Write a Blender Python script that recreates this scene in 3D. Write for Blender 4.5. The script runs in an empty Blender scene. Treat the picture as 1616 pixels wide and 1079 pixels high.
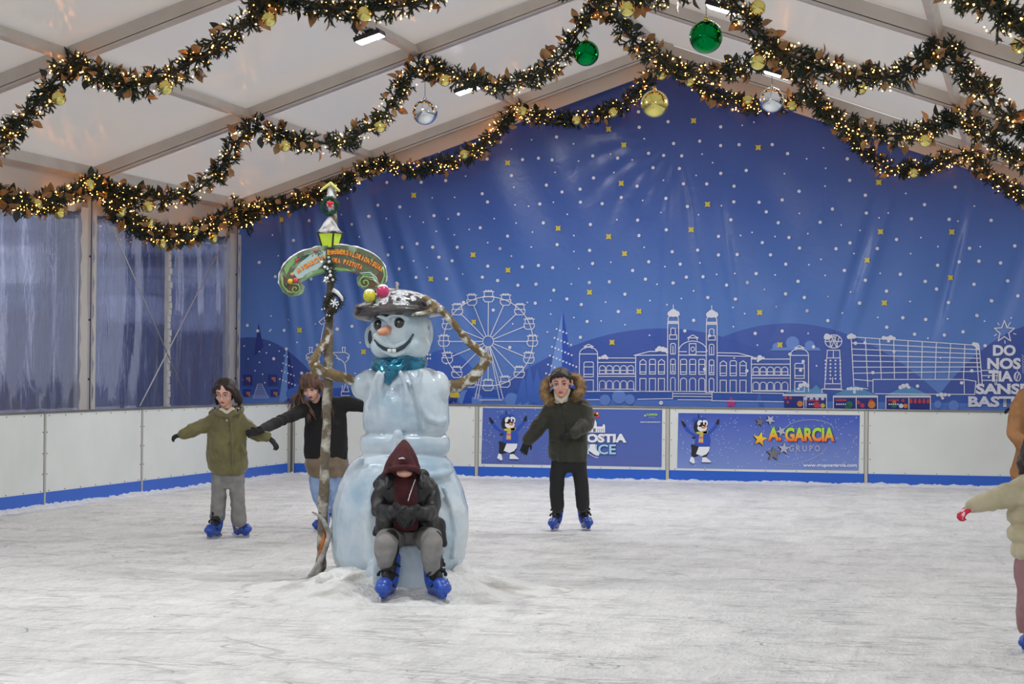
import bpy, math, random
import numpy as np
from mathutils import Vector, Matrix

# ------------------------------------------------------------------ camera, world, light, exposure
SC = bpy.context.scene
COL = SC.collection
F_PX = 3528.0
YAW, PITCH, ROLL = 0.2272, 0.0126, 0.0084
CAM = np.array([0.0, 0.0, 1.448])
cy_, sy_ = math.cos(YAW), math.sin(YAW)
RT = np.array([cy_, sy_, 0.0])            # image right, on the ground
AW = np.array([-sy_, cy_, 0.0])           # away from the camera, on the ground
ZZ = np.array([0.0, 0.0, 1.0])
FWD = AW * math.cos(PITCH) + ZZ * math.sin(PITCH)
UP0 = -AW * math.sin(PITCH) + ZZ * math.cos(PITCH)
CR = RT * math.cos(ROLL) + UP0 * math.sin(ROLL)
CU = UP0 * math.cos(ROLL) - RT * math.sin(ROLL)
cam_data = bpy.data.cameras.new('camera')
cam_data.sensor_width = 36.0
cam_data.lens = F_PX / 1616.0 * 36.0
cam_data.clip_start = 0.1
cam_data.clip_end = 300
cam = bpy.data.objects.new('camera', cam_data)
COL.objects.link(cam)
M4 = Matrix.Identity(4)
for i in range(3):
    M4[i][0] = CR[i]; M4[i][1] = CU[i]; M4[i][2] = -FWD[i]; M4[i][3] = CAM[i]
cam.matrix_world = M4
SC.camera = cam

SC.view_settings.view_transform = 'Standard'
SC.view_settings.look = 'None'
SC.view_settings.gamma = 1.0
SC.view_settings.use_curve_mapping = False
SC.view_settings.exposure = 0.0

world = bpy.data.worlds.new('overcast_sky')
SC.world = world
world.use_nodes = True
bg = world.node_tree.nodes['Background']
bg.inputs[0].default_value = (0.94, 0.965, 1.0, 1)
bg.inputs[1].default_value = 0.95

LAMP_W = 60.0
# ------------------------------------------------------------------ place constants (metres)
YF = 29.61                 # back frame of the tent
BAY = 5.0
XR, HALF = -4.8166, 6.057  # ridge line, half width
ZR, ZE = 5.858, 3.768      # roof cloth height at ridge and eave
XE = XR - HALF
YB = 29.13                 # rink side of the back boards
XL = -9.85                 # rink side of the left boards
Z_KICK, Z_TOP = 0.152, 0.960
YBAN = 29.84               # banner plane
rng = random.Random(7)
nrg = np.random.default_rng(11)

def lin(c):
    def f(x):
        x = x / 255.0
        return x / 12.92 if x <= 0.04045 else ((x + 0.055) / 1.055) ** 2.4
    return (f(c[0]), f(c[1]), f(c[2]), 1.0)

def ray(px, py):
    return FWD + CR * ((px - 808.0) / F_PX) + CU * ((539.5 - py) / F_PX)
def on_y(px, py, Y):
    d = ray(px, py); return CAM + d * ((Y - CAM[1]) / d[1])
def on_x(px, py, X):
    d = ray(px, py); return CAM + d * ((X - CAM[0]) / d[0])
def on_z(px, py, Z=0.0):
    d = ray(px, py); return CAM + d * ((Z - CAM[2]) / d[2])
def at_d(px, py, D):
    d = ray(px, py); return CAM + d * (D / (d @ AW))
def depth(p):
    return float((np.asarray(p) - CAM) @ AW)

# ------------------------------------------------------------------ materials
def _n(nt, t, **kw):
    n = nt.nodes.new(t)
    for k, v in kw.items():
        setattr(n, k, v)
    return n

def pm(name, col, rough=0.6, metal=0.0, var=None, bump=None, emit=None, spec=0.5, sheen=0.0, coat=0.0, stretch=None):
    """procedural material: base colour, optional second colour mixed by noise, optional noise bump"""
    m = bpy.data.materials.new(name); m.use_nodes = True
    nt = m.node_tree; b = nt.nodes['Principled BSDF']
    b.inputs['Base Color'].default_value = lin(col)
    b.inputs['Roughness'].default_value = rough
    b.inputs['Metallic'].default_value = metal
    b.inputs['Specular IOR Level'].default_value = spec
    b.inputs['Sheen Weight'].default_value = sheen
    b.inputs['Coat Weight'].default_value = coat
    if var or bump:
        tc = _n(nt, 'ShaderNodeTexCoord'); mp = _n(nt, 'ShaderNodeMapping')
        nt.links.new(tc.outputs['Object'], mp.inputs[0])
        if stretch: mp.inputs['Scale'].default_value = stretch
    if var:
        sc, col2, lo, hi = var
        no = _n(nt, 'ShaderNodeTexNoise'); no.inputs['Scale'].default_value = sc; no.inputs['Detail'].default_value = 5
        rp = _n(nt, 'ShaderNodeMapRange'); rp.inputs['From Min'].default_value = lo; rp.inputs['From Max'].default_value = hi
        mx = _n(nt, 'ShaderNodeMix', data_type='RGBA')
        nt.links.new(mp.outputs[0], no.inputs['Vector']); nt.links.new(no.outputs[0], rp.inputs[0])
        nt.links.new(rp.outputs[0], mx.inputs[0])
        mx.inputs[6].default_value = lin(col); mx.inputs[7].default_value = lin(col2)
        nt.links.new(mx.outputs[2], b.inputs['Base Color'])
    if bump:
        sc, st, di = bump
        no = _n(nt, 'ShaderNodeTexNoise'); no.inputs['Scale'].default_value = sc; no.inputs['Detail'].default_value = 4
        bu = _n(nt, 'ShaderNodeBump'); bu.inputs['Strength'].default_value = st; bu.inputs['Distance'].default_value = di
        nt.links.new(mp.outputs[0], no.inputs['Vector']); nt.links.new(no.outputs[0], bu.inputs['Height'])
        nt.links.new(bu.outputs[0], b.inputs['Normal'])
    if emit:
        b.inputs['Emission Color'].default_value = lin(emit[0]) if max(emit[0]) > 1.01 else (*emit[0], 1)
        b.inputs['Emission Strength'].default_value = emit[1]
    return m

MT = {}
def M(name, *a, **k):
    if name not in MT:
        MT[name] = pm(name, *a, **k)
    return MT[name]

# ------------------------------------------------------------------ mesh building
def frames(P):
    P = np.asarray(P, float); n = len(P)
    T = np.zeros_like(P)
    T[1:-1] = P[2:] - P[:-2]; T[0] = P[1] - P[0]; T[-1] = P[-1] - P[-2]
    T /= np.linalg.norm(T, axis=1)[:, None] + 1e-12
    ref = np.array([0, 0, 1.0]) if abs(T[0][2]) < 0.9 else np.array([0, 1.0, 0])
    A = []; a = np.cross(T[0], ref); a /= np.linalg.norm(a); A.append(a)
    for i in range(1, n):
        a = A[-1] - T[i] * (A[-1] @ T[i]); a /= np.linalg.norm(a) + 1e-12; A.append(a)
    A = np.array(A); B = np.cross(T, A)
    return T, A, B

class MB:
    def __init__(s): s.V = []; s.F = []; s.m = []; s.n = 0
    def add(s, V, F, m=0):
        V = np.asarray(V, float).reshape(-1, 3)
        s.V.append(V); o = s.n
        for f in F: s.F.append(tuple(int(i) + o for i in f))
        s.m.extend([m] * len(F)) if isinstance(m, int) else s.m.extend(m)
        s.n += len(V); return s
    def merge(s, o, m=None):
        return s.add(np.concatenate(o.V), o.F, [m] * len(o.F) if m is not None else list(o.m))
    def box(s, c, size, m=0, ax=None):
        """ax: 3x3 rows = local axes"""
        h = np.array(size) / 2.0
        P = np.array([[x, y, z] for x in (-1, 1) for y in (-1, 1) for z in (-1, 1)]) * h
        if ax is not None: P = P @ np.asarray(ax)
        return s.add(P + np.asarray(c), [(0, 1, 3, 2), (4, 6, 7, 5), (0, 4, 5, 1), (2, 3, 7, 6), (0, 2, 6, 4), (1, 5, 7, 3)], m)
    def beam(s, a, b, w, h, m=0, up=(0, 0, 1)):
        a = np.asarray(a, float); b = np.asarray(b, float); t = b - a; L = np.linalg.norm(t); t /= L
        x = np.cross(t, up); x /= np.linalg.norm(x); z = np.cross(x, t)
        return s.box((a + b) / 2, (L, w, h), m, (t, x, z))
    def loft(s, C, A, B, RA, RB, seg=16, m=0, caps=True, sup=1.0):
        C = np.asarray(C, float); n = len(C)
        th = np.linspace(0, 2 * math.pi, seg, endpoint=False)
        c, d = np.cos(th), np.sin(th)
        if sup != 1.0:
            c = np.sign(c) * np.abs(c) ** sup; d = np.sign(d) * np.abs(d) ** sup
        RA = np.broadcast_to(np.asarray(RA, float), (n,)); RB = np.broadcast_to(np.asarray(RB, float), (n,))
        V = C[:, None, :] + A[:, None, :] * (RA[:, None] * c[None])[..., None] + B[:, None, :] * (RB[:, None] * d[None])[..., None]
        F = [(i * seg + j, i * seg + (j + 1) % seg, (i + 1) * seg + (j + 1) % seg, (i + 1) * seg + j) for i in range(n - 1) for j in range(seg)]
        V = V.reshape(-1, 3)
        if caps:
            F.append(tuple(range(seg))[::-1]); F.append(tuple((n - 1) * seg + j for j in range(seg)))
        return s.add(V, F, m)
    def tube(s, P, r, seg=8, m=0, caps=True, flat=1.0):
        T, A, B = frames(P); r = np.broadcast_to(np.asarray(r, float), (len(P),))
        return s.loft(P, A, B, r, r * flat, seg, m, caps)
    def cap(s, a, b, ra, rb, seg=12, m=0):
        """tapered capsule"""
        a = np.asarray(a, float); b = np.asarray(b, float)
        t = (b - a) / (np.linalg.norm(b - a) + 1e-9)
        P = []; R = []
        for k in (-1, -.92, -.7, -.38, 0): P.append(a + t * ra * k); R.append(ra * math.sqrt(max(0.0008, 1 - k * k)))
        for k in (0, .38, .7, .92, 1): P.append(b + t * rb * k); R.append(rb * math.sqrt(max(0.0008, 1 - k * k)))
        if np.linalg.norm(b - a) < 1e-4: del P[5]; del R[5]
        return s.tube(P, R, seg, m)
    def chain(s, P, R, seg=12, m=0):
        for i in range(len(P) - 1): s.cap(P[i], P[i + 1], R[i], R[i + 1], seg, m)
        return s
    def ell(s, c, r, ax=None, m=0, nu=16, nv=10):
        r = np.asarray(r, float) * np.ones(3)
        V = [[0, 0, -1]]; 
        for i in range(1, nv):
            p = -math.pi / 2 + math.pi * i / nv
            for j in range(nu):
                t = 2 * math.pi * j / nu
                V.append([math.cos(p) * math.cos(t), math.cos(p) * math.sin(t), math.sin(p)])
        V.append([0, 0, 1]); V = np.array(V) * r
        if ax is not None: V = V @ np.asarray(ax)
        F = [(0, 1 + (j + 1) % nu, 1 + j) for j in range(nu)]
        for i in range(nv - 2):
            for j in range(nu):
                a = 1 + i * nu + j; b = 1 + i * nu + (j + 1) % nu
                F.append((a, b, b + nu, a + nu))
        k = len(V) - 1
        F += [(k, 1 + (nv - 2) * nu + j, 1 + (nv - 2) * nu + (j + 1) % nu) for j in range(nu)]
        return s.add(V + np.asarray(c), F, m)
    def arrays(s): return np.concatenate(s.V), s.F
    def build(s, name, mats, parent=None, smooth=True, kind=None, label=None, rootloc=True, bevel=0):
        me = bpy.data.meshes.new(name)
        V = np.concatenate(s.V)
        o = bpy.data.objects.new(name, me); COL.objects.link(o)
        if parent is not None:
            o.parent = parent
            if rootloc:
                q = parent; off = np.zeros(3)
                while q is not None: off += np.array(q.location); q = q.parent
                V = V - off
        me.from_pydata(V.tolist(), [], s.F)
        if not isinstance(mats, (list, tuple)): mats = [mats]
        for mm in mats: me.materials.append(mm)
        if len(mats) > 1: me.polygons.foreach_set('material_index', np.array(s.m, dtype=np.int32))
        me.polygons.foreach_set('use_smooth', np.full(len(me.polygons), smooth))
        me.update()
        if kind: o['kind'] = kind
        if label: o['label'] = label
        if bevel:
            b = o.modifiers.new('bevel', 'BEVEL'); b.width = bevel; b.segments = 2; b.limit_method = 'ANGLE'
        return o

def remesh(mb, voxel=0.01, smooth=3, fac=0.5):
    """one continuous skin round overlapping closed shapes"""
    me = bpy.data.meshes.new('tmp'); V, F = mb.arrays(); me.from_pydata(V.tolist(), [], F)
    o = bpy.data.objects.new('tmp', me); COL.objects.link(o)
    r = o.modifiers.new('r', 'REMESH'); r.mode = 'VOXEL'; r.voxel_size = voxel; r.use_smooth_shade = True
    if smooth:
        s = o.modifiers.new('s', 'SMOOTH'); s.iterations = smooth; s.factor = fac
    dg = bpy.context.evaluated_depsgraph_get()
    e = o.evaluated_get(dg); m2 = e.to_mesh()
    n = len(m2.vertices); co = np.empty(n * 3, np.float32); m2.vertices.foreach_get('co', co)
    no = np.empty(n * 3, np.float32); m2.vertex_normals.foreach_get('vector', no)
    Fs = [tuple(p.vertices) for p in m2.polygons]
    e.to_mesh_clear(); bpy.data.objects.remove(o); bpy.data.meshes.remove(me)
    return co.reshape(-1, 3).astype(float), no.reshape(-1, 3).astype(float), Fs

def hash3(i, j, k, s):
    h = (i * 374761393 + j * 668265263 + k * 2147483647 + s * 974634777) & 0xffffffff
    h = ((h ^ (h >> 13)) * 1274126177) & 0xffffffff
    return ((h ^ (h >> 16)) & 0xffff) / 65535.0
def vnoise(P, s=0):
    P = np.asarray(P, float); I = np.floor(P).astype(np.int64); f = P - I; f = f * f * (3 - 2 * f)
    r = 0
    for a in (0, 1):
        for b in (0, 1):
            for c in (0, 1):
                w = (f[:, 0] if a else 1 - f[:, 0]) * (f[:, 1] if b else 1 - f[:, 1]) * (f[:, 2] if c else 1 - f[:, 2])
                r = r + w * hash3(I[:, 0] + a, I[:, 1] + b, I[:, 2] + c, s)
    return r * 2 - 1
def skin(mb, voxel=0.01, smooth=3, amp=0.0, freq=8.0, seed=0, ridge=False, aniso=(1, 1, 1), m=0, mats_fn=None):
    V, N, F = remesh(mb, voxel, smooth)
    if amp:
        P = V * np.array(aniso) * freq
        P = P + 0.6 * np.stack([vnoise(P * .7 + 5, seed + 1), vnoise(P * .7 + 9, seed + 2), vnoise(P * .7 + 17, seed + 3)], 1)
        d = vnoise(P, seed)
        if ridge: d = 1 - 2 * np.abs(d)
        d = d + .4 * vnoise(P * 2.1, seed + 7)
        V = V + N * (amp * d)[:, None]
    out = MB(); out.add(V, F, m)
    if mats_fn is not None:
        fc = np.array([V[list(f)].mean(0) for f in F]); out.m = [int(x) for x in mats_fn(fc)]
    return out

def empty(name, loc, label=None, cat=None, group=None, kind=None):
    o = bpy.data.objects.new(name, None); COL.objects.link(o); o.location = tuple(loc)
    o.empty_display_size = 0.1
    return tag(o, label, cat, group, kind)
def tag(o, label=None, cat=None, group=None, kind=None):
    if label: o['label'] = label
    if cat: o['category'] = cat
    if group: o['group'] = group
    if kind: o['kind'] = kind
    return o
def copy_tree(o, parent=None):
    c = o.copy(); COL.objects.link(c); c.parent = parent
    for ch in list(o.children): copy_tree(ch, c)
    return c

_TX = {}
def text_mesh(s, bold=0.0, shear=0.0):
    k = (s, bold, shear)
    if k not in _TX:
        cu = bpy.data.curves.new('t', 'FONT'); cu.body = s; cu.size = 1.0; cu.offset = bold; cu.shear = shear; cu.resolution_u = 3
        o = bpy.data.objects.new('t', cu); COL.objects.link(o)
        e = o.evaluated_get(bpy.context.evaluated_depsgraph_get()); m = e.to_mesh()
        V = np.array([v.co[:] for v in m.vertices]); F = [tuple(p.vertices) for p in m.polygons]
        e.to_mesh_clear(); bpy.data.objects.remove(o); bpy.data.curves.remove(cu)
        V = V[:, :2]; lo = V.min(0); hi = V.max(0)
        _TX[k] = ((V - lo) / (hi - lo), F)
    return _TX[k]

# ------------------------------------------------------------------ setting materials
def ice_material():
    m = bpy.data.materials.new('scraped_ice'); m.use_nodes = True; nt = m.node_tree; L = nt.links.new
    b = nt.nodes['Principled BSDF']; b.inputs['Roughness'].default_value = 0.42; b.inputs['Specular IOR Level'].default_value = 0.35
    tc = _n(nt, 'ShaderNodeTexCoord')
    def noise(scale, det=6, sx=1, sy=1, rot=0, dist=0):
        mp = _n(nt, 'ShaderNodeMapping'); mp.inputs['Scale'].default_value = (sx, sy, 1); mp.inputs['Rotation'].default_value = (0, 0, rot)
        L(tc.outputs['Object'], mp.inputs[0]); no = _n(nt, 'ShaderNodeTexNoise')
        no.inputs['Scale'].default_value = scale; no.inputs['Detail'].default_value = det; no.inputs['Distortion'].default_value = dist
        L(mp.outputs[0], no.inputs['Vector']); return no.outputs[0]
    def rng_(src, a, bb, c=0.0, d=1.0):
        r = _n(nt, 'ShaderNodeMapRange'); r.inputs[1].default_value = a; r.inputs[2].default_value = bb; r.inputs[3].default_value = c; r.inputs[4].default_value = d
        L(src, r.inputs[0]); return r.outputs[0]
    def math_(op, a, bb):
        q = _n(nt, 'ShaderNodeMath', operation=op)
        for i, s in enumerate((a, bb)):
            if isinstance(s, (int, float)): q.inputs[i].default_value = s
            else: L(s, q.inputs[i])
        return q.outputs[0]
    def scratch(rot, scale, w, sx, warp):
        # long thin skate cuts: the zero line of a stretched, warped noise
        n1 = noise(scale, 2, sx, 1, rot, warp)
        d = math_('ABSOLUTE', math_('SUBTRACT', n1, 0.5), 0)
        return rng_(d, 0.0, w, 1.0, 0.0)
    s = None
    for rot, scale, w, sx, warp in ((0.3, .8, .006, .35, 1.0), (1.2, 1.2, .007, .3, 1.4), (2.2, 1.6, .008, .4, 1.2), (2.9, 2.3, .010, .3, 1.5), (.8, 3.0, .014, .3, 1.0)):
        k = scratch(rot, scale, w, sx, warp); s = k if s is None else math_('MAXIMUM', s, k)
    brk = rng_(noise(2.2, 3), .42, .6)
    s = math_('MULTIPLY', s, brk)
    big = rng_(noise(.9, 6, 1.0, .45, -YAW, 1.0), .3, .70)
    fine = rng_(noise(8, 8, 1.0, .28, -YAW, .8), .32, .70)
    grain = rng_(noise(34, 5, 1.0, .35, -YAW, .3), .3, .72)
    t = math_('MULTIPLY', math_('ADD', math_('MULTIPLY', big, .34), math_('ADD', math_('MULTIPLY', fine, .40), math_('MULTIPLY', grain, .30))), 1.0)
    mx = _n(nt, 'ShaderNodeMix', data_type='RGBA'); L(t, mx.inputs[0])
    mx.inputs[6].default_value = lin((206, 207, 205)); mx.inputs[7].default_value = lin((250, 249, 246))
    m2 = _n(nt, 'ShaderNodeMix', data_type='RGBA'); L(math_('MULTIPLY', s, .42), m2.inputs[0]); L(mx.outputs[2], m2.inputs[6])
    m2.inputs[7].default_value = lin((146, 147, 150))
    L(m2.outputs[2], b.inputs['Base Color'])
    h = math_('ADD', math_('MULTIPLY', fine, .5), math_('ADD', math_('MULTIPLY', grain, .35), math_('MULTIPLY', s, -.5)))
    bu = _n(nt, 'ShaderNodeBump'); bu.inputs['Strength'].default_value = .8; bu.inputs['Distance'].default_value = .04
    L(h, bu.inputs['Height']); L(bu.outputs[0], b.inputs['Normal'])
    return m

def roof_material():
    m = bpy.data.materials.new('white_tent_cloth'); m.use_nodes = True; nt = m.node_tree; L = nt.links.new
    nt.nodes.remove(nt.nodes['Principled BSDF']); out = nt.nodes['Material Output']
    tc = _n(nt, 'ShaderNodeTexCoord'); no = _n(nt, 'ShaderNodeTexNoise'); no.inputs['Scale'].default_value = 1.6; no.inputs['Detail'].default_value = 3
    mp = _n(nt, 'ShaderNodeMapping'); mp.inputs['Scale'].default_value = (1, .35, 1); L(tc.outputs['Object'], mp.inputs[0]); L(mp.outputs[0], no.inputs['Vector'])
    bu = _n(nt, 'ShaderNodeBump'); bu.inputs['Strength'].default_value = .35; bu.inputs['Distance'].default_value = .05; L(no.outputs[0], bu.inputs['Height'])
    d = _n(nt, 'ShaderNodeBsdfDiffuse'); d.inputs[0].default_value = lin((226, 220, 214))
    t = _n(nt, 'ShaderNodeBsdfTranslucent'); t.inputs[0].default_value = lin((228, 222, 216))
    g = _n(nt, 'ShaderNodeBsdfGlossy'); g.inputs['Roughness'].default_value = .17; g.inputs[0].default_value = (.9, .9, .9, 1)
    a = _n(nt, 'ShaderNodeMixShader'); a.inputs[0].default_value = .42; L(d.outputs[0], a.inputs[1]); L(t.outputs[0], a.inputs[2])
    b = _n(nt, 'ShaderNodeMixShader'); b.inputs[0].default_value = .14; L(a.outputs[0], b.inputs[1]); L(g.outputs[0], b.inputs[2])
    L(bu.outputs[0], g.inputs['Normal']); L(b.outputs[0], out.inputs[0])
    return m

def pane_material():
    m = bpy.data.materials.new('clear_crinkled_sheet'); m.use_nodes = True; nt = m.node_tree; L = nt.links.new
    nt.nodes.remove(nt.nodes['Principled BSDF']); out = nt.nodes['Material Output']
    tc = _n(nt, 'ShaderNodeTexCoord'); mp = _n(nt, 'ShaderNodeMapping'); mp.inputs['Scale'].default_value = (1, 2.4, .7); L(tc.outputs['Object'], mp.inputs[0])
    no = _n(nt, 'ShaderNodeTexNoise'); no.inputs['Scale'].default_value = 2.6; no.inputs['Detail'].default_value = 4; no.inputs['Distortion'].default_value = .6
    L(mp.outputs[0], no.inputs['Vector'])
    bu = _n(nt, 'ShaderNodeBump'); bu.inputs['Strength'].default_value = .38; bu.inputs['Distance'].default_value = .03; L(no.outputs[0], bu.inputs['Height'])
    r = _n(nt, 'ShaderNodeBsdfRefraction'); r.inputs['IOR'].default_value = 1.16; r.inputs['Roughness'].default_value = .10; r.inputs[0].default_value = lin((240, 242, 252))
    t = _n(nt, 'ShaderNodeBsdfTransparent'); t.inputs[0].default_value = lin((236, 238, 250))
    a = _n(nt, 'ShaderNodeMixShader'); a.inputs[0].default_value = .35; L(r.outputs[0], a.inputs[1]); L(t.outputs[0], a.inputs[2])
    d = _n(nt, 'ShaderNodeBsdfDiffuse'); d.inputs[0].default_value = lin((150, 160, 205))
    b = _n(nt, 'ShaderNodeMixShader'); b.inputs[0].default_value = .09; L(a.outputs[0], b.inputs[1]); L(d.outputs[0], b.inputs[2])
    g = _n(nt, 'ShaderNodeBsdfGlossy'); g.inputs['Roughness'].default_value = .08
    c = _n(nt, 'ShaderNodeMixShader'); c.inputs[0].default_value = .07; L(b.outputs[0], c.inputs[1]); L(g.outputs[0], c.inputs[2])
    L(bu.outputs[0], r.inputs['Normal']); L(bu.outputs[0], g.inputs['Normal']); L(c.outputs[0], out.inputs[0])
    return m

CLOTH = roof_material(); PANE = pane_material(); ICE = ice_material()
ALU = pm('brushed_aluminium', (202, 197, 190), .38, .25, var=(3, (190, 185, 178), .3, .7))
ALU_D = pm('dark_slot', (50, 48, 56), .6)
WCLOTH = pm('plain_white_cloth', (214, 206, 196), .7)
SNOW = pm('loose_snow', (238, 240, 242), .7, var=(14, (214, 216, 220), .35, .7), bump=(30, .6, .02))

# ------------------------------------------------------------------ floor, roof and walls
g = MB(); g.add([(-11.2, -6, 0), (7, -6, 0), (7, 31, 0), (-11.2, 31, 0)], [(0, 1, 2, 3)])
g.build('floor', ICE, smooth=False, kind='structure', label='white scraped ice of the rink with skate marks')
g = MB(); g.add([(-120, -30, -.05), (60, -30, -.05), (60, 140, -.05), (-120, 140, -.05)], [(0, 1, 2, 3)])
g.build('outside_ground', pm('wet_paving', (96, 96, 108), .5, var=(.4, (70, 70, 84), .3, .7)), smooth=False, kind='structure')

Y0 = -1.0
def roof_z(X): return ZR - (ZR - ZE) * abs(X - XR) / HALF
g = MB()
for sg in (-1, 1):
    nx, ny = 24, 60
    V = []; F = []
    for i in range(nx + 1):
        for j in range(ny + 1):
            a = i / nx; Y = Y0 + (YF + .12 - Y0) * j / ny
            bay = ((YF - Y) / BAY) % 1.0
            seg = (a * 3) % 1.0
            sag = .035 * math.sin(math.pi * bay) * math.sin(math.pi * seg) if 0 < a < 1 else 0
            V.append((XR + sg * HALF * a, Y, ZR - (ZR - ZE) * a + .02 + sag))
    for i in range(nx):
        for j in range(ny):
            q = i * (ny + 1) + j
            F.append((q, q + ny + 1, q + ny + 2, q + 1))
    g.add(V, F)
g.build('ceiling', CLOTH, kind='structure', label='sloping white translucent tent roof cloth')

# back gable cloth above and behind the banner
g = MB(); yb = YF + .50
g.add([(XE, yb, 0), (XR + HALF, yb, 0), (XR + HALF, yb, ZE), (XR, yb, ZR), (XE, yb, ZE)], [(0, 1, 2, 3, 4)])
g.build('wall_back', WCLOTH, smooth=False, kind='structure', label='pale cloth gable end of the tent')
g = MB()   # pale strip of gable cloth directly below the back roof beam
for sg in (-1, 1):
    x0, x1 = XR, XR + sg * HALF; t = 0.33
    g.add([(x0, YF + .09, ZR - .10), (x1, YF + .09, ZE - .10), (x1, YF + .09, ZE - t - .02), (x0, YF + .09, ZR - t - .02)], [(0, 1, 2, 3) if sg > 0 else (3, 2, 1, 0)])
g.build('trim_1', WCLOTH, smooth=False, kind='structure', label='pale cloth strip under the gable beam')

# left wall: valance, sill, panes
g = MB()
g.box((XE - .02, (Y0 + YF) / 2, ZE - .30), (.02, YF - Y0, .42))
g.box((XE - .02, (Y0 + YF) / 2, .42), (.02, YF - Y0, .84))
for k in range(6):   # white cloth hems laced beside each post
    y = YF - BAY * k
    pts = 26
    for (ya, yb_) in ((y - .26, y - .05), (y + .10, y + .18)):
        V = []; 
        for i in range(pts + 1):
            z = .8 + (ZE - .45 - .8) * i / pts
            V += [(XE + .06, ya + .03 * math.sin(i * 1.9 + k), z), (XE + .06, yb_, z)]
        g.add(V, [(2 * i, 2 * i + 1, 2 * i + 3, 2 * i + 2) for i in range(pts)])
g.build('wall_left', pm('side_cloth', (206, 202, 196), .7), smooth=False, kind='structure', label='white cloth side wall with clear windows')
for k in range(6):
    ya, yb_ = YF - BAY * (k + 1) + .12, YF - BAY * k - .12
    V = []; F = []; ny, nz = 40, 16
    for i in range(ny + 1):
        for j in range(nz + 1):
            y = ya + (yb_ - ya) * i / ny; z = .82 + (ZE - .50 - .82) * j / nz
            V.append((XE + .018 * math.sin(y * 9 + math.sin(z * 2 + k)) + .01 * math.sin(y * 23), y, z))
    for i in range(ny):
        for j in range(nz):
            q = i * (nz + 1) + j; F.append((q, q + nz + 1, q + nz + 2, q + 1))
    n0 = len(V); V = V + [(x - .006, y, z) for x, y, z in V]; ed = []
    F = F + [tuple(i + n0 for i in f[::-1]) for f in F]
    for i in range(ny):
        for j in (0, nz):
            q = i * (nz + 1) + j; q2 = q + nz + 1; F.append((q, q2, q2 + n0, q + n0) if j else (q2, q, q + n0, q2 + n0))
    for i in (0, ny):
        for j in range(nz):
            q = i * (nz + 1) + j; q2 = q + 1; F.append((q2, q, q + n0, q2 + n0) if i else (q, q2, q2 + n0, q + n0))
    w = MB().add(V, F).build('window_%d' % (k + 1), PANE, kind='structure', label='clear crinkled plastic window sheet of bay %d from the back' % (k + 1))

# ------------------------------------------------------------------ tent frames
def tent_frame(k):
    Y = YF - BAY * k
    root = empty('tent_frame', (XR, Y, 0), ['aluminium tent frame at the back gable, behind the lowest garland',
        'aluminium tent frame second from the blue banner', 'aluminium tent frame third from the blue banner',
        'aluminium tent frame fourth from the blue banner, over the top garland', 'aluminium tent frame fifth from the banner',
        'aluminium tent frame farthest from the banner, at the entrance'][k], 'tent frame', 'aluminium tent frames')
    for sg in (-1, 1):
        a = np.array((XR, Y, ZR)); b = np.array((XR + sg * HALF, Y, ZE)); n = np.array((sg * (ZR - ZE), 0, HALF)); n /= np.linalg.norm(n)
        r = MB(); r.beam(a - n * .075, b - n * .075, .10, .15, 0, up=(0, 1, 0)) if False else None
        t = (b - a) / np.linalg.norm(b - a); L = np.linalg.norm(b - a)
        r = MB()
        r.box((a + b) / 2 - n * .062, (L, .10, .124), 0, (t, (0, 1, 0), n))
        r.box((a + b) / 2 - n * .128, (L, .07, .012), 1, (t, (0, 1, 0), n))
        r.box((a + b) / 2 - n * .146, (L, .11, .026), 0, (t, (0, 1, 0), n))
        r.build('rafter', [ALU, ALU_D], root, False)
        p = MB(); x = XR + sg * (HALF + .02); p.box((x, Y, ZE / 2 - .02), (.16, .17, ZE - .02), 0)
        p.box((x - sg * .082, Y + .02, ZE / 2), (.004, .02, ZE - .1), 1)
        if sg < 0:
            for z in (1.3, 2.0, 2.75): p.ell((x + .083, Y - .02, z), .014, None, 1, 8, 6)
        p.build('post', [ALU, ALU_D], root, False)
    bp = MB(); bp.box((XR, Y, ZR - .08), (.30, .12, .18), 0); bp.box((XR, Y - .062, ZR - .08), (.012, .01, .17), 1)
    bp.build('ridge_bracket', [ALU, ALU_D], root, False)
for k in range(6): tent_frame(k)
PL = {'ridge': (0, 0), 'upper_left': (-1, 1 / 3), 'lower_left': (-1, 2 / 3), 'eave_left': (-1, 1.0), 'upper_right': (1, 1 / 3), 'lower_right': (1, 2 / 3), 'eave_right': (1, 1.0)}
PX = {}
words = {'ridge': 'at the ridge', 'upper_left': 'left of the ridge, carrying the floodlights over the silver bauble', 'lower_left': 'halfway down the left roof slope',
         'eave_left': 'along the left eave above the clear windows', 'upper_right': 'right of the ridge near the green baubles', 'lower_right': 'halfway down the right roof slope',
         'eave_right': 'along the right eave'}
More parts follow.
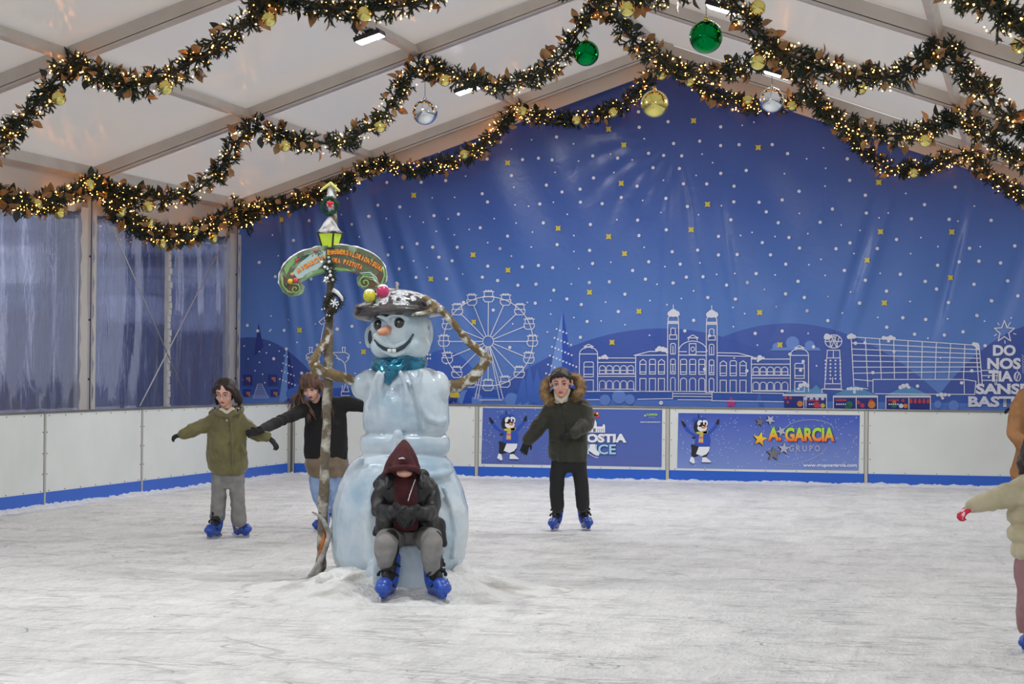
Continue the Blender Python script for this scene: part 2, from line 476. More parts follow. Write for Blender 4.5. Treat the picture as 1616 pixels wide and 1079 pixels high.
for nm, (sg, a) in PL.items():
    X = XR + sg * (HALF * a if a < 1 else HALF - .085); Z = roof_z(X) - (.075 if nm != 'ridge' else .09); PX[nm] = (X, Z)
    for k in range(6):
        y1 = YF - BAY * k - .05; y0 = max(YF - BAY * (k + 1) + .05, Y0)
        if y1 - y0 < .5: continue
        b = MB(); n = np.array((sg * (ZR - ZE), 0, HALF)); n /= np.linalg.norm(n); x = np.cross((0, 1, 0), n)
        w, h = (.07, .11) if nm not in ('eave_left', 'eave_right') else (.12, .14)
        b.box((X, (y0 + y1) / 2, Z), (y1 - y0, w, h), 0, ((0, 1, 0), x, n))
        o = b.build('purlin', ALU, None, False, bevel=.006)
        place = ['in the bay against the banner', 'in the second bay from the banner', 'in the third bay from the banner', 'in the fourth bay from the banner', 'in the fifth bay from the banner', 'in the entrance bay'][k]
        tag(o, 'aluminium purlin ' + words[nm].split(',')[0].replace(' above the clear windows', '').replace(' near the green baubles', '') + ' ' + place, 'purlin', 'roof purlins')

# window mullion and crossed bracing cables of the back bay
X = XE + .05
m0 = on_x(262, 640, X); g = MB()
g.box((X, m0[1], 2.0), (.05, .05, 2.7)); 
for i in range(30): g.box((X + .03, m0[1] + rng.uniform(-.03, .03), .75 + i * .088), (.02, .10, .08))
tag(g.build('window_mullion', pm('taped_post', (206, 206, 200), .7), None, False), 'thin white taped upright between the two back window sheets', 'mullion')
for (a, b, lb) in (((176, 356), (300, 640), 'steel bracing cable falling from the front post towards the back'), ((358, 372), (221, 640), 'steel bracing cable falling from the corner post towards the front')):
    g = MB(); g.tube([on_x(*a, X + .08), on_x(*b, X + .08)], .009, 6)
    tag(g.build('bracing_cable', pm('steel_cable', (190, 190, 190), .4, .6)), lb, 'cable', 'bracing cables in the left windows')

# ------------------------------------------------------------------ outside, seen blurred through the sheets
def far_box(name, x0, x1, y0, y1, D, dp, mat, label, cat, bands=None, group=None):
    a = at_d(x0, y1, D); b = at_d(x1, y0, D)
    w = (b - a) @ RT; h = b[2] - a[2]; c = (a + b) / 2 + AW * dp / 2
    g = MB(); g.box(c, (w, dp, h), 0, (RT, AW, ZZ))
    mats = [mat]
    if bands:
        mats.append(bands[1])
        for (u0, v0, u1, v1) in bands[0]:
            p = at_d(u0, v1, D - .1); q = at_d(u1, v0, D - .1)
            g.box((p + q) / 2, ((q - p) @ RT, .3, q[2] - p[2]), 1, (RT, AW, ZZ))
    return tag(g.build(name, mats, None, False), label, cat, group)
DKB = pm('far_blue_grey', (70, 76, 104), .9, var=(.25, (104, 110, 140), .4, .6))
far_box('apartment_building', -260, 480, 250, 660, 62, 8, DKB, 'dark blue grey building far behind the left windows', 'building',
        ([(-200, 352, 470, 362), (-200, 385, 470, 396), (-200, 425, 470, 432), (150, 440, 330, 462), (236, 470, 380, 500), (-60, 372, 60, 400), (-200, 470, 470, 476)], pm('far_bands', (150, 158, 190), .9)))
far_box('delivery_van', -60, 64, 388, 446, 45, 2, pm('far_white', (235, 240, 255), .7), 'blurred white van seen through the leftmost window sheet', 'van',
        ([(-40, 400, 10, 412)], pm('far_van_glass', (120, 130, 160), .4)))
far_box('market_stall', 168, 236, 466, 508, 48, 2, pm('far_white2', (205, 212, 240), .7), 'blurred pale stall roof behind the window in front of the mullion', 'stall',
        ([(172, 500, 176, 720), (228, 500, 232, 720)], DKB))
g = MB(); D = 46
P = [at_d(u, v, D) for u, v in ((268, 512), (300, 496), (322, 470), (344, 428), (372, 420), (372, 520), (268, 524))]
g.add(P + [p + AW * 2 for p in P], [tuple(range(7))] + [(i, i + 7, (i + 1) % 7 + 7, (i + 1) % 7) for i in range(7)])
for u in (272, 368): g.tube([at_d(u, 500, D + 1), on_z(u, 640, 0) * 0 + at_d(u, 706, D + 1)], .05, 6)
tag(g.build('canvas_awning', pm('far_white3', (190, 200, 235), .7), None, False), 'blurred slanting white awning behind the window near the corner post', 'awning')
far_box('brick_wall', -60, 66, 492, 700, 40, 1, pm('far_brick', (96, 66, 72), .9, var=(1.2, (70, 60, 84), .3, .7)), 'blurred reddish brown low wall behind the leftmost window', 'wall')
g = MB(); a = on_z(96, 690, 0)
P = [at_d(96 + dx, y, 33) for dx, y in ((0, 760), (0, 640), (-3, 520), (2, 420), (-2, 300))]
g.tube(P, [.36, .32, .31, .30, .28], 12)
for dx, y1, dx1, y2 in ((0, 420, -40, 290), (2, 400, 50, 280)): g.tube([at_d(96 + dx, y1, 33), at_d(96 + dx1, y2, 33)], [.14, .07], 8)
tag(g.build('plane_tree', pm('far_trunk', (30, 32, 46), .9)), 'dark blurred tree trunk behind the leftmost window sheet', 'tree')

# ------------------------------------------------------------------ rink boards
B_WHITE = pm('board_white', (226, 230, 226), .45, var=(1.5, (216, 220, 216), .3, .7))
B_BLUE = pm('board_blue', (34, 94, 198), .4)
B_CAP = pm('board_cap', (150, 148, 142), .35, .7, var=(2, (118, 114, 108), .3, .7))
B_POST = pm('board_post', (192, 190, 182), .45, .45)
B_DARK = pm('board_gap', (42, 42, 44), .7)
B_SCREW = pm('board_screw', (120, 120, 118), .4, .7)
def board(a, b, label, group):
    """a, b: ground points of the rink face; rink side on the left hand of a->b turned toward the camera"""
    a = np.array(a, float); b = np.array(b, float); t = b - a; L = np.linalg.norm(t); t /= L
    n = np.cross(t, ZZ)                # pointing to the rink
    root = empty('rink_board', tuple((a + b) / 2), label, 'rink board', group)
    c = (a + b) / 2; ax = (t, n, ZZ)
    def bx(mb, s0, s1, z0, z1, d0, d1, m=0):
        p = a + t * (s0 + s1) / 2 + n * (d0 + d1) / 2 + ZZ * (z0 + z1) / 2
        mb.box(p, (s1 - s0, d1 - d0, z1 - z0), m, ax)
    e = .028
    gp = MB(); bx(gp, e, L - e, Z_KICK, Z_TOP, -.03, 0)
    g = MB(); bx(g, e, L - e, 0, Z_KICK, -.03, .006); g.build('kick_plate', B_BLUE, root, False, bevel=.003)
    g = MB(); bx(g, 0, L, Z_TOP, Z_TOP + .026, -.05, .012, 0); g.build('cap_rail', B_CAP, root, False, bevel=.006)
    for s in (0, L):
        g = MB(); q = .021 if s == 0 else -.021
        bx(g, min(s, s + q), max(s, s + q), 0, Z_TOP, -.05, .008, 0)
        q2 = (.021, .029) if s == 0 else (L - .029, L - .021)
        bx(g, q2[0], q2[1], 0, Z_TOP, -.04, -.012, 1)
        g.build('frame_upright', [B_POST, B_DARK], root, False)
    g = gp
    nn = 7
    for i in range(nn):
        s = .10 + (L - .2) * i / (nn - 1)
        for z in (Z_TOP - .02, Z_KICK + .015): g.ell(a + t * s + n * .004 + ZZ * z, .0065, None, 1, 6, 4)
    for z in (.34, .55, .77):
        for s in (.05, L - .05): g.ell(a + t * s + n * .004 + ZZ * z, .0065, None, 1, 6, 4)
    g.build('panel', [B_WHITE, B_SCREW], root, False)
    return root, a, t, n, L
XJ = -7.208; PW = 2.586
gname = 'white rink boards'
back = {}
labels = {-1: 'white rink board behind the snowman statue, left of the first advert', 0: 'rink board carrying the skating advert behind the boy in the fur hood',
          1: 'rink board carrying the advert with the web address, right of the boy', 2: 'blank white rink board between the second advert and the tan coat',
          3: 'blank white rink board behind the woman in the tan coat'}
XC = XL + .0
for k in range(-1, 4):
    x0 = XJ + PW * k if k > -1 else XL + .05; x1 = XJ + PW * (k + 1) - .0
    back[k] = board((x0, YB, 0), (x1, YB, 0), labels[k], gname)
ll = ['white rink board nearest the back corner, behind the two girls', 'white rink board second from the back corner, behind the girl in glasses',
      'white rink board third from the back corner, under the mullion', 'white rink board at the left edge, fourth from the corner', 'white rink board fifth from the back corner']
for k in range(5):
    y1 = YB - .05 - PW * k
    board((XL, y1 - PW, 0), (XL, y1, 0), ll[k], gname)
g = MB(); g.box((XL + .0, YB + .0, Z_TOP / 2), (.075, .075, Z_TOP)); g.box((XL + .038, YB - .038, Z_TOP / 2), (.01, .01, Z_TOP), 1)
tag(g.build('corner_post', [B_POST, B_DARK], None, False), 'galvanised corner post where the left and back rink boards meet', 'post')

# loose snow scraped up against the boards
def drift(a, b, seed):
    a = np.array(a, float); b = np.array(b, float); L = np.linalg.norm(b - a); t = (b - a) / L; n = np.cross(t, ZZ)
    ns, nw = int(L / .03), 9
    S = np.repeat(np.linspace(0, L, ns), nw); Wd = np.tile(np.linspace(0, 1, nw), ns)
    e = vnoise(np.stack([S * 3, S * 0, S * 0], 1), seed) * .5 + vnoise(np.stack([S * 11, S * 0 + 4, S * 0], 1), seed) * .35
    width = .24 + .10 * e
    hgt = .030 + .020 * e + .012 * vnoise(np.stack([S * 30, Wd * 6, S * 0], 1), seed + 3)
    z = np.clip(hgt, .004, .09) * (1 - Wd) ** 1.2 + .006 * vnoise(np.stack([S * 24, Wd * 7, S * 0 + 9], 1), seed + 5) * (1 - Wd) - .012 * Wd
    P = a + t[None] * S[:, None] + n[None] * ((Wd * width)[:, None] - .004) + ZZ * z[:, None]
    F = [(i * nw + j, (i + 1) * nw + j, (i + 1) * nw + j + 1, i * nw + j + 1) for i in range(ns - 1) for j in range(nw - 1)]
    return P, F
g = MB(); g.add(*drift((XL + .02, YB, 0), (XJ + PW * 4, YB, 0), 3)); g.add(*drift((XL, YB - 5 * PW, 0), (XL, YB, 0), 8))
tag(g.build('snow_drift', SNOW), 'ridge of scraped snow lying along the foot of the rink boards', 'snow', kind='stuff')

# ------------------------------------------------------------------ blue printed banner
def zx(ox, oy, s): return lambda x, y: (ox + x / s, oy + y / s)
_e = on_y(659, 243, YBAN); TOPOFF = roof_z(_e[0]) - _e[2]
BX0 = on_y(377, 560, YBAN)[0]; BX1 = XR + HALF - .15
def ban_top(X): return roof_z(X) - TOPOFF
FOLDS = [(-10.25, 4.1, .10, .06, -.06, .6), (-10.05, 4.1, .14, .06, .05, .6), (-9.85, 4.1, .18, .07, -.065, .7), (-9.6, 4.2, .24, .08, .06, .8), (-9.35, 4.3, .28, .09, -.07, .9), (-9.1, 4.3, .30, .08, .055, 1.0), (-8.8, 4.3, .33, .10, -.05, 1.1), (-8.3, 4.4, .36, .12, .04, 1.3),
         (-4.5, 4.3, .12, .06, .02, .8), (-4.75, 4.4, -.03, .05, -.015, .8), (-4.1, 4.1, .14, .07, -.03, 1.0), (-1.9, 4.0, -.28, .07, .05, 1.0), (-1.7, 4.0, -.30, .08, -.04, 1.0), (-.75, 4.0, -.22, .07, .05, .9), (-.6, 4.0, -.26, .09, -.045, .9), (-2.6, 3.9, -.35, .12, .03, 1.2), (.1, 3.7, -.3, .09, .04, .8)]
def WR(X, Z):
    X = np.asarray(X, float); Z = np.asarray(Z, float)
    def g_(c, w): return np.exp(-((X - c) / w) ** 2)
    P = np.stack([X * .9, Z * .35, X * 0], -1).reshape(-1, 3)
    n1 = vnoise(P, 21).reshape(X.shape)
    P = np.stack([X * 1.9 + Z * .9, Z * .45 - X * .2, X * 0], -1).reshape(-1, 3)
    n2 = vnoise(P, 22).reshape(X.shape)
    w = .045 * n1 + .03 * n2
    w = w + .03 * g_(-9.6, 1.3) * np.sin(6.5 * (X + .38 * Z) + 1.2 * np.sin(Z * 1.3))
    # fan of pulls below the apex
    ax, az = XR + .25, 4.7
    th = np.arctan2(X - ax, az - Z); rr = np.hypot(X - ax, az - Z)
    w = w + .013 * (np.abs(np.sin(th * 12 + 1.6 * np.sin(rr * 1.7))) ** 3) * np.exp(-((rr - 1.0) / .7) ** 2) * (Z < az) * np.clip(-th * 1.2 + .5, .15, 1)
    def fold(x0, z0, sl, wd, a, zl): return a * np.exp(-(((X - (x0 + sl * (z0 - Z))) / wd) ** 2)) * np.clip((z0 - Z) / zl, 0, 1)
    for q in FOLDS: w = w + fold(*q)
    w = w + .022 * np.exp(-(((X - (-4.50 + .25 * (4.0 - Z))) / .035) ** 2)) * np.exp(-((Z - 3.9) / .38) ** 2)
    # diagonal folds on the right side
    w = w + .03 * g_(-.6, 1.7) * np.sin(7.5 * (X - .42 * Z) + .8 * np.sin(Z * 2)) * np.clip((3.9 - Z) / 1.5, 0, 1)
    # lower edge calms down
    return w * np.clip((Z - 1.3) / 1.1, .03, 1)
def ban_pt(px, py, off=.008):
    p = on_y(px, py, YBAN)
    return p
BAN = MB(); NX, = (330,); NZ = 130
xs = np.linspace(BX0, BX1, NX); V = []
for x in xs:
    zt = ban_top(x)
    V.append(np.stack([np.full(NZ, x), np.zeros(NZ), np.linspace(.15, zt, NZ)], 1))
V = np.concatenate(V); V[:, 1] = YBAN + WR(V[:, 0], V[:, 2])
BAN.add(V, [(i * NZ + j, (i + 1) * NZ + j, (i + 1) * NZ + j + 1, i * NZ + j + 1) for i in range(NX - 1) for j in range(NZ - 1)], 0)
def put(P2, F, m, off=.010):
    """flat print: list of (X,Z) points laid on the wrinkled banner"""
    P2 = np.asarray(P2, float)
    V = np.stack([P2[:, 0], YBAN + WR(P2[:, 0], P2[:, 1]) - off, P2[:, 1]], 1)
    BAN.add(V, F, m)
def xz(px, py):
    p = on_y(px, py, YBAN); return (p[0], p[2])
def bline(pts, m=1, w=.0115, close=False, off=.012):
    Q = [np.array(xz(*p)) for p in pts]
    if close: Q.append(Q[0])
    for a, b in zip(Q[:-1], Q[1:]):
        L = np.linalg.norm(b - a)
        if L < 1e-6: continue
        t = (b - a) / L; n = np.array((-t[1], t[0])) * w / 2; k = max(1, int(L / .12)); a2 = a - t * w * .4; b2 = b + t * w * .4
        P = []; 
        for i in range(k + 1):
            q = a2 + (b2 - a2) * i / k; P += [q - n, q + n]
        put(P, [(2 * i, 2 * i + 1, 2 * i + 3, 2 * i + 2) for i in range(k)], m, off)
def bdisc(px, py, r, m=1, n=12, off=.012):
    c = np.array(xz(px, py))
    put([c + r * np.array((math.cos(2 * math.pi * i / n), math.sin(2 * math.pi * i / n))) for i in range(n)], [tuple(range(n))], m, off)
def bpoly(pts, m, off=.011, sub=0):
    Q = [xz(*p) for p in pts]
    if sub:
        # fill by horizontal strips so that the sheet follows the folds
        import mathutils
        Q = np.array(Q); z0, z1 = Q[:, 1].min(), Q[:, 1].max(); n = max(1, int((z1 - z0) / sub))
        for i in range(n):
            za, zb = z0 + (z1 - z0) * i / n, z0 + (z1 - z0) * (i + 1) / n
            def cut(z):
                z = min(max(z, z0 + 1e-4), z1 - 1e-4); xs_ = []
                for j in range(len(Q)):
                    a, b = Q[j], Q[(j + 1) % len(Q)]
                    if (a[1] - z) * (b[1] - z) < 0: xs_.append(a[0] + (b[0] - a[0]) * (z - a[1]) / (b[1] - a[1]))
                return sorted(xs_)
            A, B = cut(za), cut(zb)
            if len(A) >= 2 and len(B) >= 2:
                k = max(1, int(max(A[-1] - A[0], B[-1] - B[0]) / .15))
                P = []
                for q in range(k + 1):
                    P += [(A[0] + (A[-1] - A[0]) * q / k, za), (B[0] + (B[-1] - B[0]) * q / k, zb)]
                put(P, [(2 * q, 2 * q + 2, 2 * q + 3, 2 * q + 1) for q in range(k)], m, off)
    else:
        put(Q, [tuple(range(len(Q)))], m, off)
def btext(s, x0, y0, x1, y1, m, bold=.0, off=.016):
    V, F = text_mesh(s, bold)
    put([xz(x0 + (x1 - x0) * v[0], y1 + (y0 - y1) * v[1]) for v in V], F, m, off)
def circ(cx, cy, r, n=24, a0=0, a1=360, ry=None):
    return [(cx + r * math.cos(math.radians(a0 + (a1 - a0) * i / n)), cy - (ry or r) * math.sin(math.radians(a0 + (a1 - a0) * i / n))) for i in range(n + 1)]

# materials 0 cloth 1 white print 2 yellow 3 light cone 4 dark cone 5 pale blue 6 stall roof 7 red 8 green 9 navy 10 pink 11 orange 12 mid blue
def ban_material():
    m = bpy.data.materials.new('blue_printed_vinyl'); m.use_nodes = True; nt = m.node_tree; L = nt.links.new
    b = nt.nodes['Principled BSDF']; b.inputs['Roughness'].default_value = .34; b.inputs['Specular IOR Level'].default_value = .6
    tc = _n(nt, 'ShaderNodeTexCoord'); sp = _n(nt, 'ShaderNodeSeparateXYZ'); L(tc.outputs['Object'], sp.inputs[0])
    def ma(op, a, c=None):
        q = _n(nt, 'ShaderNodeMath', operation=op)
        for i, s in enumerate((a, c)):
            if s is None: continue
            if isinstance(s, (int, float)): q.inputs[i].default_value = s
            else: L(s, q.inputs[i])
        return q.outputs[0]
    X, Z = sp.outputs[0], sp.outputs[2]
    rp = _n(nt, 'ShaderNodeValToRGB'); r = rp.color_ramp
    r.elements[0].position = .12; r.elements[0].color = lin((96, 136, 208)); r.elements[1].position = .92; r.elements[1].color = lin((46, 70, 146))
    e = r.elements.new(.45); e.color = lin((78, 120, 194)); e = r.elements.new(.68); e.color = lin((60, 94, 172))
    L(ma('DIVIDE', Z, 5.4), rp.inputs[0])
    cur = rp.outputs[0]
    def hill(pk, side, col, lo=None, hi=None):
        nonlocal cur
        (xc, zc), (xs_, zs) = xz(*pk), xz(*side); k = (zc - zs) / (xs_ - xc) ** 2
        dx = ma('SUBTRACT', X, xc); h = ma('SUBTRACT', zc, ma('MULTIPLY', ma('MULTIPLY', dx, dx), k))
        f = ma('GREATER_THAN', h, Z)
        if lo: f = ma('MULTIPLY', f, ma('GREATER_THAN', X, xz(lo, 560)[0]))
        if hi: f = ma('MULTIPLY', f, ma('LESS_THAN', X, xz(hi, 560)[0]))
        mx = _n(nt, 'ShaderNodeMix', data_type='RGBA'); L(f, mx.inputs[0]); L(cur, mx.inputs[6]); mx.inputs[7].default_value = lin(col); cur = mx.outputs[2]
    hill((1245, 510), (1400, 558), (62, 92, 176))
    hill((1045, 518), (880, 556), (56, 88, 174))
    hill((700, 552), (640, 600), (56, 98, 190), 560, 760)
    hill((395, 532), (470, 566), (50, 76, 152), None, 600)
    hill((1660, 508), (1540, 560), (52, 80, 164), 1470)
    # promenade bands along the bottom
    zb, zt = xz(1000, 634)[1], xz(1000, 617)[1]
    f = ma('LESS_THAN', Z, zt); mx = _n(nt, 'ShaderNodeMix', data_type='RGBA'); L(f, mx.inputs[0]); L(cur, mx.inputs[6]); mx.inputs[7].default_value = lin((42, 88, 180)); cur = mx.outputs[2]
    f = ma('LESS_THAN', Z, xz(1000, 630)[1]); mx = _n(nt, 'ShaderNodeMix', data_type='RGBA'); L(f, mx.inputs[0]); L(cur, mx.inputs[6]); mx.inputs[7].default_value = lin((84, 126, 206)); cur = mx.outputs[2]
    L(cur, b.inputs['Base Color'])
    no = _n(nt, 'ShaderNodeTexNoise'); no.inputs['Scale'].default_value = 5; no.inputs['Detail'].default_value = 3; no.inputs['Distortion'].default_value = 1.0
    bu = _n(nt, 'ShaderNodeBump'); bu.inputs['Strength'].default_value = .25; bu.inputs['Distance'].default_value = .02
    L(tc.outputs['Object'], no.inputs['Vector']); L(no.outputs[0], bu.inputs['Height']); L(bu.outputs[0], b.inputs['Normal'])
    return m
def pr(name, c): return pm('print_' + name, c, .4)
BMATS = [ban_material(), pr('white', (226, 228, 240)), pr('yellow', (214, 196, 70)), pr('cone_light', (112, 152, 220)), pr('cone_dark', (40, 80, 184)), pr('pale_blue', (104, 142, 216)),
         pr('stall_roof', (92, 150, 200)), pr('red', (204, 66, 70)), pr('green', (44, 120, 90)), pr('navy', (34, 48, 130)), pr('pink', (196, 60, 140)), pr('orange', (224, 140, 60)), pr('mid_blue', (66, 108, 196)), pr('outline_white', (206, 216, 244))]

# snow dots and yellow sparkles
Z5, Z6, Z7 = zx(380, 170, 3.848), zx(780, 170, 3.848), zx(1196, 220, 3.848)
BIG = [(Z5, '885,453 1094,452 1243,442 1467,522 1499,572 827,590 965,602 1320,645 1170,654 775,658 680,709 1452,728 420,686 326,806 1070,825 981,847 1165,846 1312,846 1572,855 884,892 1202,907 1278,928 115,939 1497,961 957,977 1068,1030 1249,1038 1465,1028 1556,1048 212,1025 430,1040 946,1069 1205,265 1318,203 1576,208 1498,312'),
 (Z6, '876,25 1053,83 881,119 380,178 1375,116 1246,201 1086,215 1374,229 1488,225 596,291 937,276 1026,288 1135,290 750,306 352,317 268,306 170,314 104,412 315,469 411,511 521,494 601,425 964,364 1121,367 1374,397 1531,381 868,476 1145,460 1288,461 1455,475 768,543 1042,550 274,583 523,573 653,581 1170,598 1453,570 1609,574 295,698 583,708 868,681 1435,679 1045,741 81,779 379,830 876,775 1361,780 33,855 577,865 1080,874 1233,863 1361,893 1474,890 936,934 595,945 1129,949 169,965 267,957 353,970 838,987 1166,1028 1266,1025 1589,1006 18,1048 576,1060 697,1055 916,1040 1086,1063 1536,1060 252,1070 1448,14'),
 (Z7, '88,32 181,86 544,119 559,249 251,315 149,368 52,440 454,423 125,506 654,340 660,448 379,503 190,596 26,626 561,629 254,660 476,664 76,700 170,757 727,664 843,608 933,483 1013,397 1199,290 1162,486 1417,492 1286,662 1223,744 1343,740 1474,750 1092,764 1560,646 866,819 527,796 655,856 1017,862 1313,880 1517,858 243,861 1085,908 782,921 167,937 283,960 620,994 1158,990 1418,979 1579,950 300,1041 1331,1069'),
 (zx(740, 440, 3.1725), '243,31 334,26 423,56 602,18 702,14 779,76 489,100 562,128 330,121 121,156 747,163 592,213 1021,20 1196,93 1125,207 1081,260 558,292 205,343 963,619'),
 (zx(1050, 440, 3.174), '307,31 410,18 212,93 352,101 601,74 697,93 665,12 711,160 815,209 451,273 585,261 743,340 678,457 691,413 409,460 975,121 197,452 625,377'),
 (zx(1300, 470, 3.48), '199,30 435,109 560,118 686,26 841,96 922,16 347,161 499,199 663,204 765,186 886,262 175,248 270,410 813,400 515,484 757,466'),
 (zx(370, 500, 7.195), '157,96 567,152 1165,137 1325,105 941,319 766,637 449,474')]
SMALL = [(Z5, '656,552 1160,546 1297,543 1365,415 611,649 879,671 1026,660 1108,695 1258,674 1385,738 1184,749 1539,673 729,785 898,786 1295,771 1497,818 194,773 231,899 1052,930 1132,969 1345,1009'),
 (Z6, '227,194 481,219 103,250 911,188 1507,108 1578,89 706,281 839,317 511,323 1260,280 1324,332 370,392 724,392 1223,409 1026,440 119,482 127,590 207,597 357,573 442,646 900,562 1378,594 1012,635 742,678 1237,648 134,700 231,754 481,775 224,845 481,872 908,846 1494,774 1564,756 103,900 706,937 1036,964 1247,941 511,976 1350,1011 1461,1006 987,1071 466,1069'),
 (Z7, '400,52 297,118 413,176 162,208 409,284 899,329 793,448 737,477 253,449 1315,406 507,520 1215,496 622,553 105,589 304,572 991,597 1094,651 1351,652 384,728 585,693 929,694 311,761 104,822 410,826 744,813 39,910 564,926 428,954 925,984 111,1015 514,1053'),
 (zx(740, 440, 3.1725), '512,26 683,116 662,210 781,229 905,108 1063,98 1125,60 991,129 408,176 407,107 525,193 904,282 290,117 218,225 392,265'),
 (zx(1050, 440, 3.174), '141,59 495,53 555,139 340,143 398,174 342,239 816,89 886,171 928,66 716,273 462,331 758,435 346,396'),
 (zx(1300, 470, 3.48), '102,84 298,107 476,20 681,115 883,127 572,221 1030,110 641,330'),
 (zx(370, 500, 7.195), '404,160 720,289 510,388 403,316 288,393 290,515 237,610 323,650 162,476 119,330 104,714 348,746')]
for lst, r in ((BIG, .0225), (SMALL, .0115)):
    for f, s in lst:
        for q in s.split():
            a, b = q.split(','); bdisc(*f(float(a), float(b)), r, 1, 12)
# plain stretch hidden partly by the statue
for i in range(26):
    bdisc(rng.uniform(400, 745), rng.uniform(455, 600), rng.choice((.0225, .0115)), 1)
for (x, y) in ((961, 204), (985, 229), (1197, 233), (1116, 322), (980, 289), (653, 308), (801, 257), (447, 347), (746, 402), (680, 440), (985, 400), (1094, 190), (960, 373), (880, 360), (930, 461), (1008, 491), (1090, 362), (1387, 288), (1390, 366), (1369, 411), (1502, 366), (1500, 438), (1199, 493), (1396, 478), (747, 508), (966, 540), (1231, 544), (573, 555), (474, 521), (801, 426)):
    c = np.array(xz(x, y)); P = []
    for i in range(8):
        a = math.pi / 4 * i + math.pi / 4; r = .052 if i % 2 == 0 else .027
        P.append(c + r * np.array((math.cos(a), math.sin(a))))
    put(P, [tuple(range(8))], 2, .012)

# ferris wheel
cx, cy = 770.5, 538.6
bline(circ(cx, cy, 70.5, 48)); bline(circ(cx, cy, 8.6, 20))
for i in range(16):
    a = math.radians(22.5 * i); ux, uy = math.cos(a), -math.sin(a)
    if i != 12 or True:
        bline([(cx + ux * 9, cy + uy * 9), (cx + ux * 62, cy + uy * 62)])
    x, y = cx + ux * 69.5, cy + uy * 70
    bline([(x - 8.3, y - 1), (x + 8.3, y - 1), (x + 8, y + 4), (x + 5, y + 7.5), (x - 5, y + 7.5), (x - 8, y + 4), (x - 8.3, y - 1)])
    bline([(x - 6.5, y - 1), (x - 6.5, y - 8.5)]); bline([(x + 6.5, y - 1), (x + 6.5, y - 8.5)]); bline([(x - 8.5, y - 8.5), (x + 8.5, y - 8.5)])
    for q in (-4, 0, 4): bdisc(x + q, y - 9.5, .017, 1, 8)
for dx in (-21, -16, 18, 24): bline([(cx + dx * .1, cy + 9), (cx + dx, 629)])
bline([(757, 631), (793, 631)])
# cone trees
bpoly([(887, 490), (887, 640), (858, 640)], 3, sub=.1); bpoly([(887, 490), (914, 640), (887, 640)], 4, sub=.1)
for (xa, ya, n) in ((878, 519, 4), (875, 533, 6), (871, 547, 7), (868, 561, 9), (865, 575, 9), (862, 589, 9)):
    for i in range(n): bdisc(xa + i * 5.2, ya + i * 2.2, .014, 1, 8)
bpoly([(452, 548), (454, 548), (454, 640), (440, 640)], 3, sub=.1); bpoly([(454, 548), (470, 640), (454, 640)], 9, sub=.1)
for (xa, ya, n) in ((449, 561, 2), (447, 573, 4), (445, 585, 5), (442, 598, 6)):
    for i in range(n): bdisc(xa + i * 4.8, ya + i * 1.9, .012, 1, 8)
bpoly([(409, 510), (418, 560), (402, 560)], 9, sub=.1)
for (a, b, h) in ((836, 590, 572), (848, 594, 578), (826, 600, 588)): bpoly([(a, h), (a + 14, 640), (a - 14, 640)], 12, sub=.1)
# soft bushes and moons
for (x, y, r, m) in ((858, 622, .17, 12), (808, 631, .10, 5), (830, 629, .12, 5), (818, 636, .10, 5), (463, 622, .16, 12), (468, 625, .10, 5), (955, 631, .075, 5), (977, 626, .095, 5), (994, 630, .07, 5), (1225, 547, .05, 5), (1251, 541, .09, 5), (1278, 545, .065, 5), (1480, 638, .05, 5), (1505, 640, .07, 5), (735, 628, .11, 5), (752, 631, .09, 5)):
    bdisc(x, y, r, m, 22, .0105)
bpoly([(1222, 548), (1292, 548), (1296, 553), (1214, 553)], 5)
# left houses, ladder tree
for (x, y, w, h) in ((384, 591, 14, 16), (424, 591, 13, 17), (384, 614, 12, 12), (427, 614, 12, 12)):
    bpoly([(x, y), (x + w, y), (x + w, y + h), (x, y + h)], 9, .012)
    for q in range(3): bpoly([(x + 5.5 + q * 2.2, y + 4), (x + 6.8 + q * 2.2, y + 4), (x + 6.8 + q * 2.2, y + 8 + q * 2), (x + 5.5 + q * 2.2, y + 8 + q * 2)], 11, .014)
for q in range(9): bline([(407 - q * .9, 606 + q * 2.7), (414 + q * 1.1, 606 + q * 2.7)], 13, .006)
bline([(407, 606), (400, 628)], 13, .006); bline([(414, 606), (424, 628)], 13, .006)
# viaduct of street furniture behind the pole
bline([(491, 556), (545, 556), (551, 560), (550, 566), (545, 572)]); bline([(491, 556), (484, 560), (484, 566), (491, 573)])
bline(circ(517, 575, 20, 16, 20, 170)); bline(circ(517, 572, 5, 12)); bline(circ(487, 564, 1.3, 8)); bline(circ(549, 564, 1.3, 8))
for x in (491, 542): bline([(x - 2, 548), (x + 2.5, 548), (x + 1.5, 556), (x - 1.5, 556)], close=True)
bline(circ(530, 580, 15, 10, 0, 85)); bline([(545, 575), (547, 600), (542, 618)]); bline([(541, 608), (540, 618), (551, 618), (548, 608)]); bline([(539, 618), (539, 624), (552, 624)])
bline([(504, 508), (513, 500), (512, 505), (516, 508), (510, 511), (508, 512), (504, 508)]); bline([(512, 512), (509, 525), (506, 545)])
